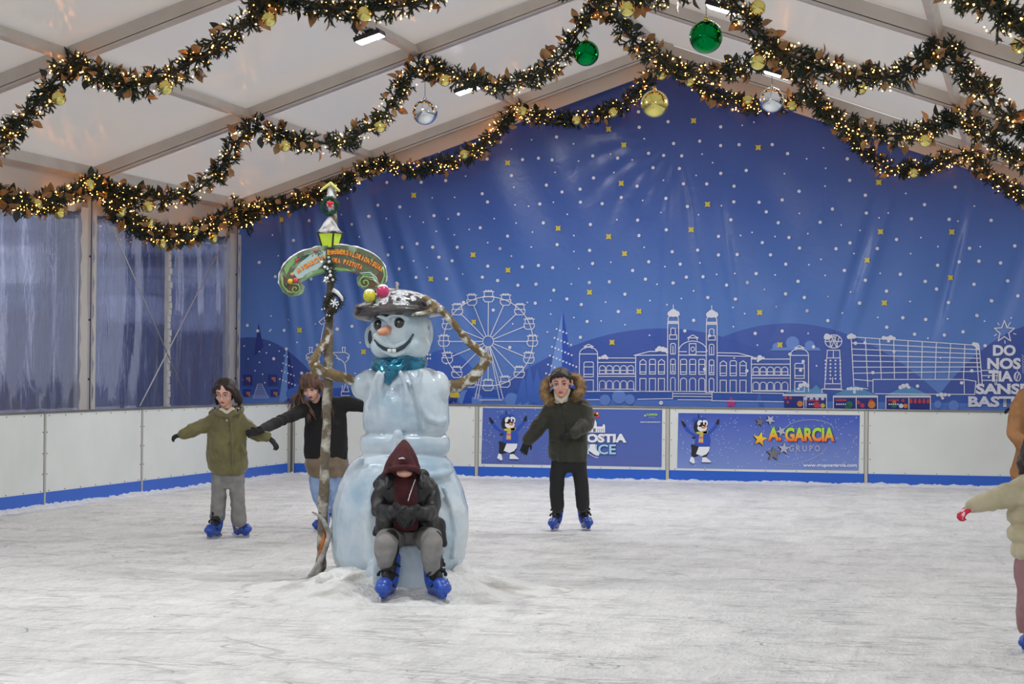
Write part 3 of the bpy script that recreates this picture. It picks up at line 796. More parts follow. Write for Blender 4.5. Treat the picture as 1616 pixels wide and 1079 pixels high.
# town hall drawing (coordinates in enlarged crops)
A = zx(870, 470, 5.995); Bz = zx(1090, 470, 5.995)
def LA(f, *p, close=False): bline([f(*q) for q in p], close=close)
def rect(f, x0, y0, x1, y1): LA(f, (x0, y0), (x1, y0), (x1, y1), (x0, y1), close=True)
def arch(f, x0, x1, yt, yb, mids=(), kind='arch'):
    w = (x1 - x0) / 2; xm = (x0 + x1) / 2
    if kind == 'arch': top = [(xm + w * math.cos(math.radians(t)), yt + w * .8 - w * .8 * math.sin(math.radians(t))) for t in range(180, -1, -30)]
    elif kind == 'point': top = [(x0, yt + 22), (xm, yt), (x1, yt + 22)]
    elif kind == 'round': top = [(x0, yt + 10), (x0 + 10, yt), (x1 - 10, yt), (x1, yt + 10)]
    else: top = [(x0, yt), (x1, yt)]
    LA(f, *([(x0, yb)] + top + [(x1, yb)]), close=True)
    for y in mids: LA(f, (x0, y), (x1, y))
def pavilion(f, x0, x1, yt):
    xm = (x0 + x1) / 2; w = (x1 - x0) / 2
    LA(f, (x0, 885), (x0, yt), (x1, yt), (x1, 885))
    LA(f, *[(xm + w * math.cos(math.radians(t)), yt - w * .72 * math.sin(math.radians(t)) - 2) for t in range(0, 181, 20)])
    LA(f, (xm - 33, yt - 52), (xm - 33, yt - 70), (xm + 33, yt - 70), (xm + 33, yt - 52)); LA(f, (xm - 45, yt - 70), (xm, yt - 92), (xm + 45, yt - 70), close=True)
    arch(f, xm - 44, xm + 46, 606 + (yt - 530), 746 + (yt - 530) * 1.1, (652 + (yt - 530), 722 + (yt - 530)), 'round'); rect(f, xm - 44, 776 + (yt - 530), xm + 46, 885)
def wing(f, x0, yo, nmw):
    for i in range(5):
        a = x0 + i * 67 * nmw; arch(f, a, a + 56 * nmw, 640 + yo, 716 + yo, (686 + yo,)); arch(f, a, a + 56 * nmw, 783 + yo, 862 + yo)
pavilion(A, 267, 440, 530)
LA(A, (440, 568), (800, 568)); LA(A, (440, 610), (800, 610)); LA(A, (440, 720), (800, 720)); LA(A, (440, 742), (800, 742)); LA(A, (455, 862), (785, 862), (785, 882)); LA(A, (455, 862), (455, 882))
wing(A, 457, 0, 1)
LA(A, (785, 543), (930, 506), (1000, 506)); LA(A, (785, 543), (1100, 540)); LA(A, (800, 543), (800, 885))
for i, kd in enumerate(('point', 'round', 'point')):
    x = (840, 930, 1015)[i]; arch(A, x, x + 57, 580, 720, (628, 700), kd); rect(A, x, 762, x + 57, 882)
def tower(f, x0, yo=0):
    x1 = x0 + 104; LA(f, (x0, 885), (x0, 232 + yo), (x1, 232 + yo), (x1, 885)); LA(f, (x0, 242 + yo), (x1, 242 + yo))
    LA(f, (x0 + 2, 222 + yo), (x0 + 4, 190 + yo), (x0 + 20, 166 + yo)); LA(f, (x1 - 2, 222 + yo), (x1 - 4, 190 + yo), (x1 - 20, 166 + yo)); LA(f, (x0 + 2, 222 + yo), (x1 - 2, 222 + yo))
    LA(f, (x0 + 52, 66 + yo), (x0 + 52, 130 + yo))
    for q, r in (((x0 + 25, 150), .04), ((x0 + 52, 142), .055), ((x0 + 86, 150), .04)): bdisc(*f(q[0], q[1] + yo), r, 1, 12)
    xm = x0 + 51
    arch(f, xm - 22, xm + 22, 285 + yo, 350 + yo, (), 'round'); rect(f, xm - 33, 350 + yo, xm + 35, 390 + yo)
    arch(f, xm - 22, xm + 22, 430 + yo, 530 + yo, (), 'round'); LA(f, (xm, 455 + yo), (xm, 530 + yo))
    arch(f, xm - 22, xm + 22, 578 + yo, 718 + yo, (628 + yo, 700 + yo), 'round'); LA(f, (xm, 628 + yo), (xm, 700 + yo))
    arch(f, xm - 22, xm + 22, 752 + yo, 883)
tower(A, 1101); tower(Bz, 147, 8)
# centre block between the towers (continues on the second crop)
LA(A, (1205, 540), (1470, 543)); LA(A, (1205, 508), (1280, 508)); LA(Bz, (55, 510), (147, 510))
LA(A, *[(1339 + 134 * math.cos(math.radians(t)), 508 - 100 * math.sin(math.radians(t))) for t in range(0, 181, 12)])
rect(A, 1306, 432, 1370, 535); LA(A, *[(1339 + 17 * math.cos(math.radians(t)), 484 - 20 * math.sin(math.radians(t))) for t in range(0, 361, 30)])
LA(A, (1298, 400), (1298, 378), (1380, 378), (1380, 400)); LA(A, (1290, 378), (1339, 350), (1390, 378), close=True)
for x in (1224, 1310, 1397): arch(A, x, x + 57, 580, 722, (628, 700), 'round'); arch(A, x, x + 57, 758, 883)
# right half
LA(Bz, (250, 518), (452, 522), (575, 553)); LA(Bz, (250, 546), (575, 553), (575, 893))
for i, kd in enumerate(('point', 'round', 'point')):
    x = (280, 374, 467)[i]; arch(Bz, x, x + 60, 594, 735, (640, 712), kd); rect(Bz, x, 778, x + 58, 893)
LA(Bz, (575, 578), (942, 578)); LA(Bz, (575, 626), (942, 626)); LA(Bz, (575, 732), (942, 732)); LA(Bz, (575, 758), (942, 758)); LA(Bz, (590, 880), (935, 882))
wing(Bz, 590, 13, 1.02)
pavilion(Bz, 944, 1116, 543)
LA(A, (310, 883), (1470, 885)); LA(Bz, (140, 892), (880, 903)); LA(A, (340, 962), (452, 962)); LA(A, (820, 958), (1150, 952)); LA(Bz, (200, 972), (880, 982))
LA(A, (1150, 885), (1150, 952)); LA(Bz, (203, 897), (203, 965), (-120, 962)); LA(Bz, (-160, 905), (203, 908)); LA(Bz, (-160, 930), (203, 934))
def puff(f, pts, s=5.995):
    for x, y, r in pts: bdisc(*f(x, y), r / s * .0083, 1, 14, .014)
puff(A, [(460, 568, 14), (490, 562, 18), (510, 556, 22), (530, 568, 14), (1000, 492, 18), (1023, 480, 26), (1055, 486, 26), (1080, 492, 22), (1096, 512, 14), (1040, 992, 20)])
puff(Bz, [(585, 566, 14), (612, 572, 14), (655, 566, 26), (690, 568, 12), (638, 595, 12), (1290, 362, 26), (1278, 372, 18), (1305, 370, 20), (1040, 828, 22), (1080, 815, 24), (1105, 828, 20), (1020, 858, 14), (940, 532, 16), (178, 356, 16), (132, 674, 14), (533, 690, 16)])
bpoly([Bz(648, 870), Bz(690, 1024), Bz(650, 1024), Bz(625, 960)], 12)
P = [Bz(383 + (58 if i % 2 == 0 else 30) * math.sin(i * math.pi / 5), 990 - (58 if i % 2 == 0 else 30) * math.cos(i * math.pi / 5)) for i in range(10)]; bpoly(P, 10)
# clock tower and the large glazed hall
Cz = zx(1290, 490, 4.957)
LA(Cz, *[(127 + 66 * math.cos(math.radians(t)), 241 - 52 * math.sin(math.radians(t))) for t in range(0, 361, 20)])
for q in (((60, 241), (192, 241)), ((85, 200), (110, 290)), ((108, 190), (150, 290)), ((150, 190), (108, 290)), ((170, 205), (148, 290)), ((127, 190), (95, 285)), ((127, 190), (160, 285))): LA(Cz, *q)
LA(Cz, (78, 310), (175, 310), (188, 612), (56, 612), close=True); LA(Cz, (76, 370), (180, 370)); LA(Cz, (125, 310), (125, 370)); LA(Cz, (57, 572), (186, 572)); LA(Cz, (120, 525), (120, 570)); LA(Cz, (36, 640), (36, 612), (200, 620))
for i in range(6):
    for x in (64, 102, 142, 180): bdisc(*Cz(x + (102 - x) * 0, 390 + i * 28.5), .013, 1, 8)
tl, tr = (265, 205), (1265, 272)
for i in range(10):
    xa = 265 + i * 111.1; ya = 205 + i * 7.4
    bot = [(285, 585), (395, 595), (500, 530), (603, 530), (708, 530), (815, 530), (922, 535), (1027, 535), (1143, 530), (1290, 575)][i]
    LA(Cz, (xa, ya), bot)
LA(Cz, (1240, 270), (1262, 575))
for j in range(9):
    t = j / 8; y0 = 205 + 380 * t if j < 8 else 600; LA(Cz, (265 + 20 * t, y0), (1265 + 22 * t if j < 7 else (395 if j == 8 else 430), 272 + 270 * t if j < 7 else y0 + 12))
LA(Cz, (435, 640), (435, 538), (1147, 538), (1150, 655), (1230, 655), (1240, 552), (1147, 538)); LA(Cz, (450, 650), (1230, 655))
for y in (468, 508, 545): LA(Cz, (1285, y), (1410, y))
LA(Cz, (1410, 455), (1400, 580)); LA(Cz, (1380, 455), (1390, 580))
puff(Cz, [(250, 205, 18), (268, 200, 22), (288, 204, 16), (520, 214, 16), (545, 216, 14), (575, 212, 20), (600, 218, 14), (558, 238, 12), (1225, 262, 16), (1245, 270, 20), (1255, 290, 16), (80, 205, 24), (65, 212, 14), (98, 205, 16), (298, 255, 14), (372, 252, 12), (600, 320, 12)], 4.957)
for (x0, x1, xm, ya) in ((-92, 76, -10, 580), (122, 474, 290, 582), (532, 888, 708, 582)):
    bpoly([Cz(x0, 663), Cz(xm, ya), Cz(x1, 668)], 6, .0112, sub=.008)
    bpoly([Cz(x0 + 6, 675), Cz(x1 - 6, 680), Cz(x1 - 6, 790), Cz(x0 + 6, 790)], 9, .0112)
    n = 22 if x0 > 0 else 10
    for i in range(n): bdisc(*Cz(x0 + (x1 - x0) * (i + .5) / n, 672), .0165, 1, 8, .014)
    LA(Cz, ((x0 + x1) / 2 + 6, 680), ((x0 + x1) / 2 + 6, 790)); LA(Cz, (x0 + 4, 680), (x0 + 4, 790)); LA(Cz, (x1 - 4, 680), (x1 - 4, 790))
    for i in range(5):
        bdisc(*Cz(x0 + 30 + i * 17, 700), .014, 7, 8, .014); bdisc(*Cz(x0 + 30 + i * 17, 732), .011, 1, 8, .014)
bpoly([Bz(875, 905), Bz(1050, 835), Bz(1290, 910)], 6, .0112, sub=.008); bpoly([Bz(885, 925), Bz(1283, 930), Bz(1283, 1060), Bz(885, 1060)], 9, .0112)
for i in range(24): bdisc(*Bz(882 + 17.3 * i, 918), .0165, 1, 8, .014)
for i in range(4): bdisc(*Bz(1090 + 53 * i, 952), .024, 13, 6, .014)
LA(Bz, (1072, 930), (1072, 1040))
for x, y, m_, r in ((1035, 1000, 11, .04), (1190, 1010, 7, .04), (1250, 1018, 2, .03), (920, 985, 7, .02), (900, 945, 7, .02), (945, 945, 7, .02), (1212, 1018, 10, .03)): bdisc(*Bz(x, y), r, m_, 10, .014)
for x, y, m_, r in ((250, 735, 8, .045), (235, 748, 8, .035), (320, 718, 7, .026), (352, 742, 7, .03), (425, 735, 11, .05), (420, 710, 7, .03), (600, 738, 8, .04), (602, 716, 11, .025), (655, 745, 1, .03), (690, 745, 11, .03), (670, 702, 7, .02)): bdisc(*Cz(x, y), r, m_, 10, .014)
for i in range(5): bpoly([Cz(726 + i * 33, 690), Cz(742 + i * 33, 690), Cz(745 + i * 33, 722), Cz(728 + i * 33, 726), Cz(722 + i * 33, 716)], 7, .014)
puff(Cz, [(240, 612, 12), (262, 610, 14), (290, 612, 16), (318, 610, 14), (345, 612, 12), (290, 638, 12), (650, 600, 16), (672, 590, 18), (700, 584, 16), (715, 600, 12), (940, 660, 12), (970, 658, 18), (1000, 658, 14), (1030, 660, 12), (980, 684, 12), (1340, 520, 8)], 4.957)
# star over the words
P = [Cz(1463 + (82 if i % 2 == 0 else 36) * math.sin(i * math.pi / 5), 165 - (88 if i % 2 == 0 else 38) * math.cos(i * math.pi / 5)) for i in range(10)]; bline(P, close=True, w=.013)
for a, b in (((1410, 95), (1420, 112)), ((1512, 92), (1500, 108)), ((1385, 195), (1400, 185)), ((1535, 178), (1552, 185)), ((1466, 235), (1468, 255)), ((1490, 125), (1505, 100))): LA(Cz, a, b)
# small printed skaters left of the wheel
bpoly([(710, 622), (716, 616), (724, 618), (726, 626), (722, 628), (711, 627)], 2); bpoly([(711, 627), (722, 627), (720, 637), (717, 631), (712, 637), (708, 636)], 9)
bpoly([(735, 620), (740, 613), (744, 617), (752, 626), (745, 626), (744, 636), (730, 637)], 4); bpoly([(708, 612), (712, 608), (715, 613)], 7)
for (x, y) in ((674, 558), (678, 558), (674, 564), (678, 564)): bpoly([(x, y), (x + 2.4, y), (x + 2.4, y + 3), (x, y + 3)], 1, .013)
for s, x0, x1, y0, y1 in (('DO', 1567, 1603, 545, 561.5), ('NOS', 1558, 1611, 565.5, 582.5), ('TIA', 1560, 1598.5, 586, 602), ('SANSE', 1540, 1624, 606, 622), ('BASTIAN', 1528, 1644, 626, 642)):
    btext(s, x0, y0 - 1, x1, y1, 1, .045, .018)
bline(circ(1605.5, 594, 5, 14, ry=7)); bline([(1603, 589), (1602, 597)]); bline([(1608, 588), (1604, 600)]); bline([(1605.5, 575), (1605.5, 587)], w=.006)
for i in range(14): bline([(1613 + (i % 2) * 1.5, 560 + i * 2.1), (1614 + (i % 2) * 1.5, 561 + i * 2.1)], w=.006)
ban = BAN.build('blue_printed_banner', BMATS, None, True)
tag(ban, 'huge blue printed banner with snow dots and a line-drawn ferris wheel and town hall', 'banner')

# ------------------------------------------------------------------ adverts on two boards
def grad_mat(name, z0, c0, z1, c1, cm=None, rough=.4):
    m = bpy.data.materials.new(name); m.use_nodes = True; nt = m.node_tree; b = nt.nodes['Principled BSDF']; b.inputs['Roughness'].default_value = rough
    ge = _n(nt, 'ShaderNodeTexCoord'); sp = _n(nt, 'ShaderNodeSeparateXYZ'); mr = _n(nt, 'ShaderNodeMapRange'); rp = _n(nt, 'ShaderNodeValToRGB')
    nt.links.new(ge.outputs['Object'], sp.inputs[0]); nt.links.new(sp.outputs[2], mr.inputs[0]); mr.inputs[1].default_value = z0; mr.inputs[2].default_value = z1
    nt.links.new(mr.outputs[0], rp.inputs[0]); rp.color_ramp.elements[0].color = lin(c0); rp.color_ramp.elements[1].color = lin(c1)
    if cm: e = rp.color_ramp.elements.new(.5); e.color = lin(cm)
    nt.links.new(rp.outputs[0], b.inputs['Base Color']); return m
class Print:
    def __init__(s, Y): s.g = MB(); s.Y = Y; s.l = 0
    def lay(s): s.l += 1
    def P(s, px, py):
        p = on_y(px, py, s.Y); return (p[0], s.Y - .0012 * s.l, p[2])
    def poly(s, pts, m): s.g.add([s.P(*p) for p in pts], [tuple(range(len(pts)))], m)
    def ell(s, cx, cy, rx, ry, m, n=20, rot=0):
        c, d = math.cos(math.radians(rot)), math.sin(math.radians(rot))
        s.poly([(cx + rx * math.cos(t) * c - ry * math.sin(t) * d, cy + rx * math.cos(t) * d + ry * math.sin(t) * c) for t in [2 * math.pi * i / n for i in range(n)]], m)
    def line(s, pts, w, m):
        for a, b in zip(pts[:-1], pts[1:]):
            dx, dy = b[0] - a[0], b[1] - a[1]; L = math.hypot(dx, dy) + 1e-9; nx, ny = -dy / L * w / 2, dx / L * w / 2
            s.poly([(a[0] + nx, a[1] + ny), (b[0] + nx, b[1] + ny), (b[0] - nx, b[1] - ny), (a[0] - nx, a[1] - ny)], m)
    def text(s, t, x0, y0, x1, y1, m, bold=0, shear=0, slope=0):
        V, F = text_mesh(t, bold, shear)
        s.g.add([s.P(x0 + (x1 - x0) * v[0], y1 + (y0 - y1) * v[1] + slope * (x0 + (x1 - x0) * v[0] - x0)) for v in V], F, m)
    def star(s, cx, cy, r, rot, m, k=.42):
        s.poly([(cx + (r if i % 2 == 0 else r * k) * math.sin(i * math.pi / 5 + rot), cy - (r if i % 2 == 0 else r * k) * math.cos(i * math.pi / 5 + rot)) for i in range(10)], m)
zT, zB = Z_TOP - .06, Z_KICK + .05
PM = [grad_mat('advert_blue', zB, (120, 142, 206), zT, (62, 88, 184)), pr('a_white', (236, 238, 244)), pr('a_black', (26, 26, 36)), pr('a_sweater', (38, 78, 180)), pr('a_beak', (226, 130, 50)),
      pr('a_stripe_y', (206, 190, 90)), pr('a_stripe_p', (206, 110, 150)), pr('a_grey', (112, 114, 122)), pr('a_silver', (176, 182, 200)), grad_mat('a_gold', .50, (240, 150, 40), .66, (246, 226, 60)),
      grad_mat('a_letters', .55, (232, 74, 44), .69, (176, 226, 60), (246, 170, 50)), pr('a_ice', (168, 216, 240)), pr('a_faint', (112, 140, 214)), pr('a_red', (220, 70, 60)), pr('a_navy', (32, 44, 110)),
      grad_mat('advert_blue2', zB, (84, 102, 174), zT, (72, 100, 180))]
def penguin(p, ox, oy):
    # ox, oy move the drawing from the second advert's penguin
    f = zx(1070 + ox, 640 + oy, 9.81)
    def pl(pts, m): p.poly([f(*q) for q in pts], m)
    p.lay(); pl([(50, 230), (75, 232), (130, 310), (200, 400), (290, 450), (290, 480), (230, 470), (120, 390), (60, 280)], 3)
    pl([(640, 205), (640, 280), (590, 350), (500, 450), (460, 440), (470, 400), (560, 310), (610, 215)], 3)
    pl([(200, 600), (235, 600), (260, 640), (210, 680)], 2); pl([(205, 490), (270, 470), (270, 510), (240, 515)], 2)
    p.lay(); pl([(48, 235), (70, 228), (130, 305), (100, 340), (65, 290)], 2); pl([(640, 205), (640, 270), (620, 300), (580, 275), (610, 215)], 2)
    pl([(255, 590), (330, 600), (380, 700), (310, 780), (240, 800), (205, 770), (210, 680)], 2); pl([(440, 740), (490, 660), (480, 720), (440, 790), (385, 805), (370, 770)], 2)
    p.lay(); pl([(300, 430), (460, 430), (495, 480), (502, 560), (490, 635), (330, 635), (255, 610), (270, 500)], 3)
    pl([(325, 630), (492, 635), (480, 700), (440, 750), (370, 780), (280, 745)], 1)
    p.ell(*f(345, 330), 10.5 / 1, 12.5, 2, 22); 
    p.lay(); p.ell(*f(345, 275), 4.7, 5.4, 1); p.ell(*f(415, 270), 4.7, 5.2, 1); p.ell(*f(375, 345), 7.6, 5.6, 1)
    pl([(215, 240), (230, 195), (300, 180), (400, 180), (450, 205), (440, 225), (340, 215), (270, 235), (240, 270)], 3); pl([(310, 185), (315, 125), (325, 125), (330, 185)], 2)
    p.lay(); p.ell(*f(362, 282), 1.7, 2.6, 2); p.ell(*f(425, 278), 1.5, 2.5, 2); pl([(350, 330), (400, 315), (440, 330), (425, 345), (400, 358), (370, 348)], 4)
    pl([(275, 410), (390, 390), (460, 385), (460, 430), (380, 440), (300, 440)], 5); pl([(385, 400), (455, 390), (450, 430), (395, 432)], 6)
    pl([(335, 435), (392, 440), (392, 580), (318, 575), (325, 490)], 5)
    p.lay(); pl([(333, 470), (392, 480), (392, 515), (320, 510)], 6); pl([(316, 555), (392, 562), (392, 580), (316, 575)], 6)
    pl([(200, 790), (245, 800), (265, 880), (240, 895), (178, 860)], 1); pl([(378, 800), (430, 795), (510, 860), (512, 876), (370, 872)], 1)
    p.lay(); p.line([f(170, 865), f(225, 918), f(262, 895)], .5, 14); p.line([f(360, 885), f(515, 888)], .8, 14)
def screwline(p): pass
Yp = YB - .003
# second advert
p = Print(Yp); p.poly([(1070.5, 651.5), (1357, 655), (1355, 742.5), (1068.5, 738.5)], 0)
p.lay()
for i in range(210):
    x, y = rng.uniform(1073, 1353), rng.uniform(656, 738)
    if y < 738 + (x - 1068) * .013: p.ell(x, y, .55, .55, 1, 6)
penguin(p, 0, 0)
f = zx(1170, 640, 8.08)
p.lay()
def stars(p, f, s):
    for cx, cy, r, rot, m in ((240, 205, 62, .2, 7), (370, 180, 66, -.55, 8), (510, 325, 68, -.4, 8), (240, 425, 95, .2, 9), (410, 610, 98, .05, 7), (545, 545, 78, .1, 8)):
        p.star(*f(cx - 12, cy + 8), r / s, rot, 2); 
    p.lay()
    for cx, cy, r, rot, m in ((240, 205, 62, .2, 7), (370, 180, 66, -.55, 8), (510, 325, 68, -.4, 8), (240, 425, 95, .2, 9), (410, 610, 98, .05, 7), (545, 545, 78, .1, 8)):
        p.star(*f(cx, cy), r / s, rot, m)
pts = [(550, 290), (620, 235), (720, 195), (820, 180), (920, 178), (1020, 190), (1100, 215), (1160, 255), (1185, 300)]; p.line([f(*q) for q in pts], .7, 8)
pts = [(450, 735), (540, 748), (640, 745), (760, 722), (880, 685), (980, 635), (1060, 570), (1090, 530)]; p.line([f(*q) for q in pts], .6, 8)
stars(p, f, 8.08)
p.lay(); 
p.text('A.', *f(346, 282), *f(520, 455), 14, .05); p.text('GARCIA', *f(566, 286), *f(1200, 468), 14, .05)
p.lay(); p.text('A.', *f(338, 275), *f(512, 450), 10, .045); p.text('GARCIA', *f(558, 278), *f(1190, 460), 10, .045)
p.text('G R U P O', *f(612, 505), *f(1003, 582), 8, .01); p.text('www.grupoagarcia.com', *f(788, 737), *f(1474, 790), 1, .02)
root = back[1][0]; p.g.build('advert_print', PM, root, False)
# first advert
p = Print(Yp); p.poly([(762, 643.5), (1045, 646.5), (1044, 737), (759.5, 731.5)], 15)
p.lay(); 
for i in range(70):
    p.ell(rng.uniform(764, 868), rng.uniform(646, 690), .55, .55, 1, 6)
fc = (763, 708.5)
for r in (14.5, 1.8): p.line([(fc[0] + r * math.cos(t), fc[1] + r * math.sin(t)) for t in [math.radians(a) for a in range(-84, 85, 12)]], .35, 12)
for a in range(-90, 91, 20): t = math.radians(a); p.line([(fc[0] + 2 * math.cos(t), fc[1] + 2 * math.sin(t)), (fc[0] + 14 * math.cos(t), fc[1] + 14 * math.sin(t))], .3, 12); p.ell(fc[0] + 15 * math.cos(t), fc[1] + 15 * math.sin(t), 1.5, 1.5, 12, 8)
for i in range(9): p.line([(790 + i * 6, 708 if i < 8 else 708), (789 + i * 6, 727)], .3, 12)
for i in range(5): p.line([(788, 708 + i * 4.5), (841, 708.6 + i * 4.5)], .3, 12)
for r in (1, .6, .25): p.line([(863 + 11 * r * math.cos(t), 716 + 13 * math.sin(t)) for t in [math.radians(a) for a in range(80, 285, 15)]], .3, 12)
for i in range(4): p.line([(853, 708 + i * 5), (866, 708 + i * 5)], .3, 12)
penguin(p, -303.5, -5.0)
f = zx(900, 640, 9.806); p.lay()
for a, m in ((-62, 5), (-28, 9), (5, 13), (38, 9), (72, 13)):
    t = math.radians(a); p.ell(*f(380 + 48 * math.sin(t), 172 - 48 * math.cos(t)), 2.3, 3.6, m, 14, a)
p.poly([f(*q) for q in ((265, 345), (270, 325), (345, 322), (348, 265), (368, 225), (378, 180), (390, 225), (408, 262), (412, 322), (500, 322), (505, 295), (522, 285), (540, 300), (540, 415), (265, 412))], 1)
p.lay()
for i in range(4): p.poly([f(275 + i * 16, 350), f(283 + i * 16, 350), f(283 + i * 16, 400), f(275 + i * 16, 400)], 7); p.poly([f(425 + i * 28, 350), f(433 + i * 28, 350), f(433 + i * 28, 405), f(425 + i * 28, 405)], 7)
p.poly([f(355, 350), f(395, 350), f(395, 405), f(355, 405)], 7)
p.text('DONOSTIA', *f(-240, 440), *f(876, 577), 14, .06); p.lay(); p.text('DONOSTIA', *f(-244, 434), *f(872, 571), 1, .055)
p.text('ON ICE', *f(-60, 605), *f(712, 760), 14, .03); p.lay(); p.text('ON ICE', *f(-66, 598), *f(708, 752), 11, .02)
p.lay(); p.poly([f(*q) for q in ((305, 595), (385, 592), (392, 660), (460, 735), (440, 775), (375, 755), (285, 690), (300, 640))], 1)
p.line([f(270, 735), f(400, 802), f(440, 800)], .7, 1); p.line([f(285, 700), f(290, 740)], .5, 1); p.line([f(400, 765), f(405, 800)], .5, 1)
p.star(*f(1160, 152), 2.2, 0, 9); p.text('A.GARCIA', *f(1180, 118), *f(1352, 152), 10, .04); p.text('GRUPO', *f(1215, 168), *f(1315, 186), 8, 0)
p.text('www.grupoagarcia.com', *f(1085, 240), *f(1398, 268), 1, .02)
root = back[0][0]; p.g.build('advert_print', PM, root, False)

# ------------------------------------------------------------------ floodlights under the purlins
LENS = pm('lit_lens', (255, 255, 255), .3, emit=((1, 1, 1), 14))
BLK = pm('black_plastic', (30, 30, 34), .45)
def floodlight(px, py, purl, label, top_off=.0, seen=True, Y=None, aim=1):
    X, Z = PX[purl]
    q = on_x(px, py, X) if Y is None else np.array((X, Y, Z - .3))
    if abs(q[2] - (Z - .28)) > .25: q[2] = Z - .28
    root = empty('floodlight', tuple(q), label, 'floodlight', 'black floodlights under the roof purlins')
    g = MB(); 
    tilt = math.radians(18) * aim
    a0 = np.array((math.cos(tilt), 0, math.sin(tilt))); a1 = np.array((0, 1.0, 0)); a2 = np.cross(a0, a1)
    g.box(q, (.30, .24, .05), 0, (a0, a1, a2)); 
    for i in range(7): g.box(q + a2 * .035 + a0 * (i - 3) * .04, (.012, .2, .03), 0, (a0, a1, a2))
    g.build('housing', BLK, root, False, bevel=.006)
    g = MB(); g.box(q - a2 * .028, (.27, .21, .01), 0, (a0, a1, a2)); g.build('lit_lens', LENS, root, False)
    g = MB()
    for s in (-.09, .09): g.tube([q + a0 * 0 + a1 * s + a2 * .03, (q[0], q[1] + s, Z - .06)], .012, 6)
    g.box((q[0], q[1], Z - .06), (.1, .24, .03)); g.tube([(q[0] + .04, q[1], Z - .05), (q[0] + .09, q[1] + .05, Z - .14), (q[0] + .02, q[1] + .02, q[2] + .05)], .006, 5)
    g.build('bracket', BLK, root, False)
    ld = bpy.data.lights.new('floodlight_lamp', 'AREA'); ld.shape = 'RECTANGLE'; ld.size = .26; ld.size_y = .2; ld.energy = LAMP_W; ld.color = (.97, .985, 1.0); ld.spread = math.radians(165)
    lo = bpy.data.objects.new('floodlight_lamp', ld); COL.objects.link(lo); lo.parent = root
    lo.matrix_local = Matrix(((a0[0], a1[0], a2[0], -a2[0] * .04), (a0[1], a1[1], a2[1], -a2[1] * .04), (a0[2], a1[2], a2[2], -a2[2] * .04), (0, 0, 0, 1)))
floodlight(583, 58, 'upper_left', 'lit black floodlight hanging between the top garland and the silver bauble', aim=1)
floodlight(737, 140, 'upper_left', 'lit floodlight half hidden by garland, right of the silver bauble', aim=1)
floodlight(1140, 12, 'upper_right', 'lit floodlight beside the string of the larger green bauble', aim=-1)
floodlight(1225, 115, 'upper_right', 'lit floodlight just over the right silver bauble', aim=-1)
for i, (pl, Y) in enumerate((('upper_left', 13.0), ('upper_right', 13.5), ('upper_left', 7.5), ('upper_right', 8.0))):
    floodlight(0, 0, pl, ['floodlight left of the ridge in the fourth bay', 'floodlight right of the ridge in the fourth bay', 'floodlight left of the ridge near the entrance', 'floodlight right of the ridge near the entrance'][i], Y=Y, aim=1 if i % 2 == 0 else -1)
X, Z = PX['upper_left']; g = MB()
g.tube([on_x(590, 44, X - .05), on_x(604, 52, X - .05), on_x(626, 61, X - .05), on_x(648, 80, X - .05), on_x(664, 88, X - .05)], .008, 5)
g.tube([on_x(676, 90, X - .05), on_x(712, 118, X - .05), on_x(728, 132, X - .05)], .008, 5)
tag(g.build('power_cable', BLK), 'thin black cable sagging along the purlin between the two left floodlights', 'cable')

# ------------------------------------------------------------------ garlands
FIR = pm('fir_needles', (34, 56, 40), .65, var=(9, (18, 34, 26), .35, .65))
GLD = pm('gold_leaf', (176, 140, 92), .5, var=(7, (132, 96, 58), .35, .65))
DKL = pm('dark_leaf', (30, 42, 38), .35)
BULB = pm('warm_bulb', (255, 200, 120), .3, emit=((1.0, .34, .05), 34))
WIRE = pm('green_wire', (20, 30, 22), .6)
def _sprig():
    g = MB(); r = random.Random(3)
    def twig(a, b, n):
        a = np.array(a); b = np.array(b); g.tube([a, a + (b - a) * .5, b], [.007, .009, .002], 4, caps=False)
        t = (b - a); L = np.linalg.norm(t); t /= L
        x = np.cross(t, (0, .3, 1)); x /= np.linalg.norm(x); y = np.cross(t, x)
        for i in range(n):
            s = (i + .5) / n; th = 2.4 * i; d = x * math.cos(th) + y * math.sin(th); q = a + t * L * s
            e = q + d * .017 + t * .012; w = t * .0035
            g.add([q - w, q + w, e], [(0, 1, 2)])
    twig((0, 0, 0), (0, 0, .15), 16)
    for k, (z, th) in enumerate(((.03, 0), (.05, 2.2), (.075, 4.2), (.10, 1.1), (.12, 3.2))):
        L = .075 - .25 * (z - .03)
        twig((0, 0, z), (math.cos(th) * L * .75, math.sin(th) * L * .75, z + L * .7), 9)
    return np.concatenate(g.V), g.F
SPV, SPF = _sprig()
def _leaf():
    V = []; F = []; n = 5
    for i in range(n + 1):
        s = i / n; w = .035 * math.sin(math.pi * (s ** .8)) + .001; z = .012 * math.sin(s * 3)
        V += [(-w, s * .115, z + .010 * (w / .035)), (0, s * .115, z), (w, s * .115, z + .010 * (w / .035))]
    for i in range(n): F += [(3 * i, 3 * i + 1, 3 * i + 4, 3 * i + 3), (3 * i + 1, 3 * i + 2, 3 * i + 5, 3 * i + 4)]
    return np.array(V), F
LFV, LFF = _leaf()
_o = MB().ell((0, 0, 0), .0105, None, 0, 6, 4); OV, OF = _o.arrays()
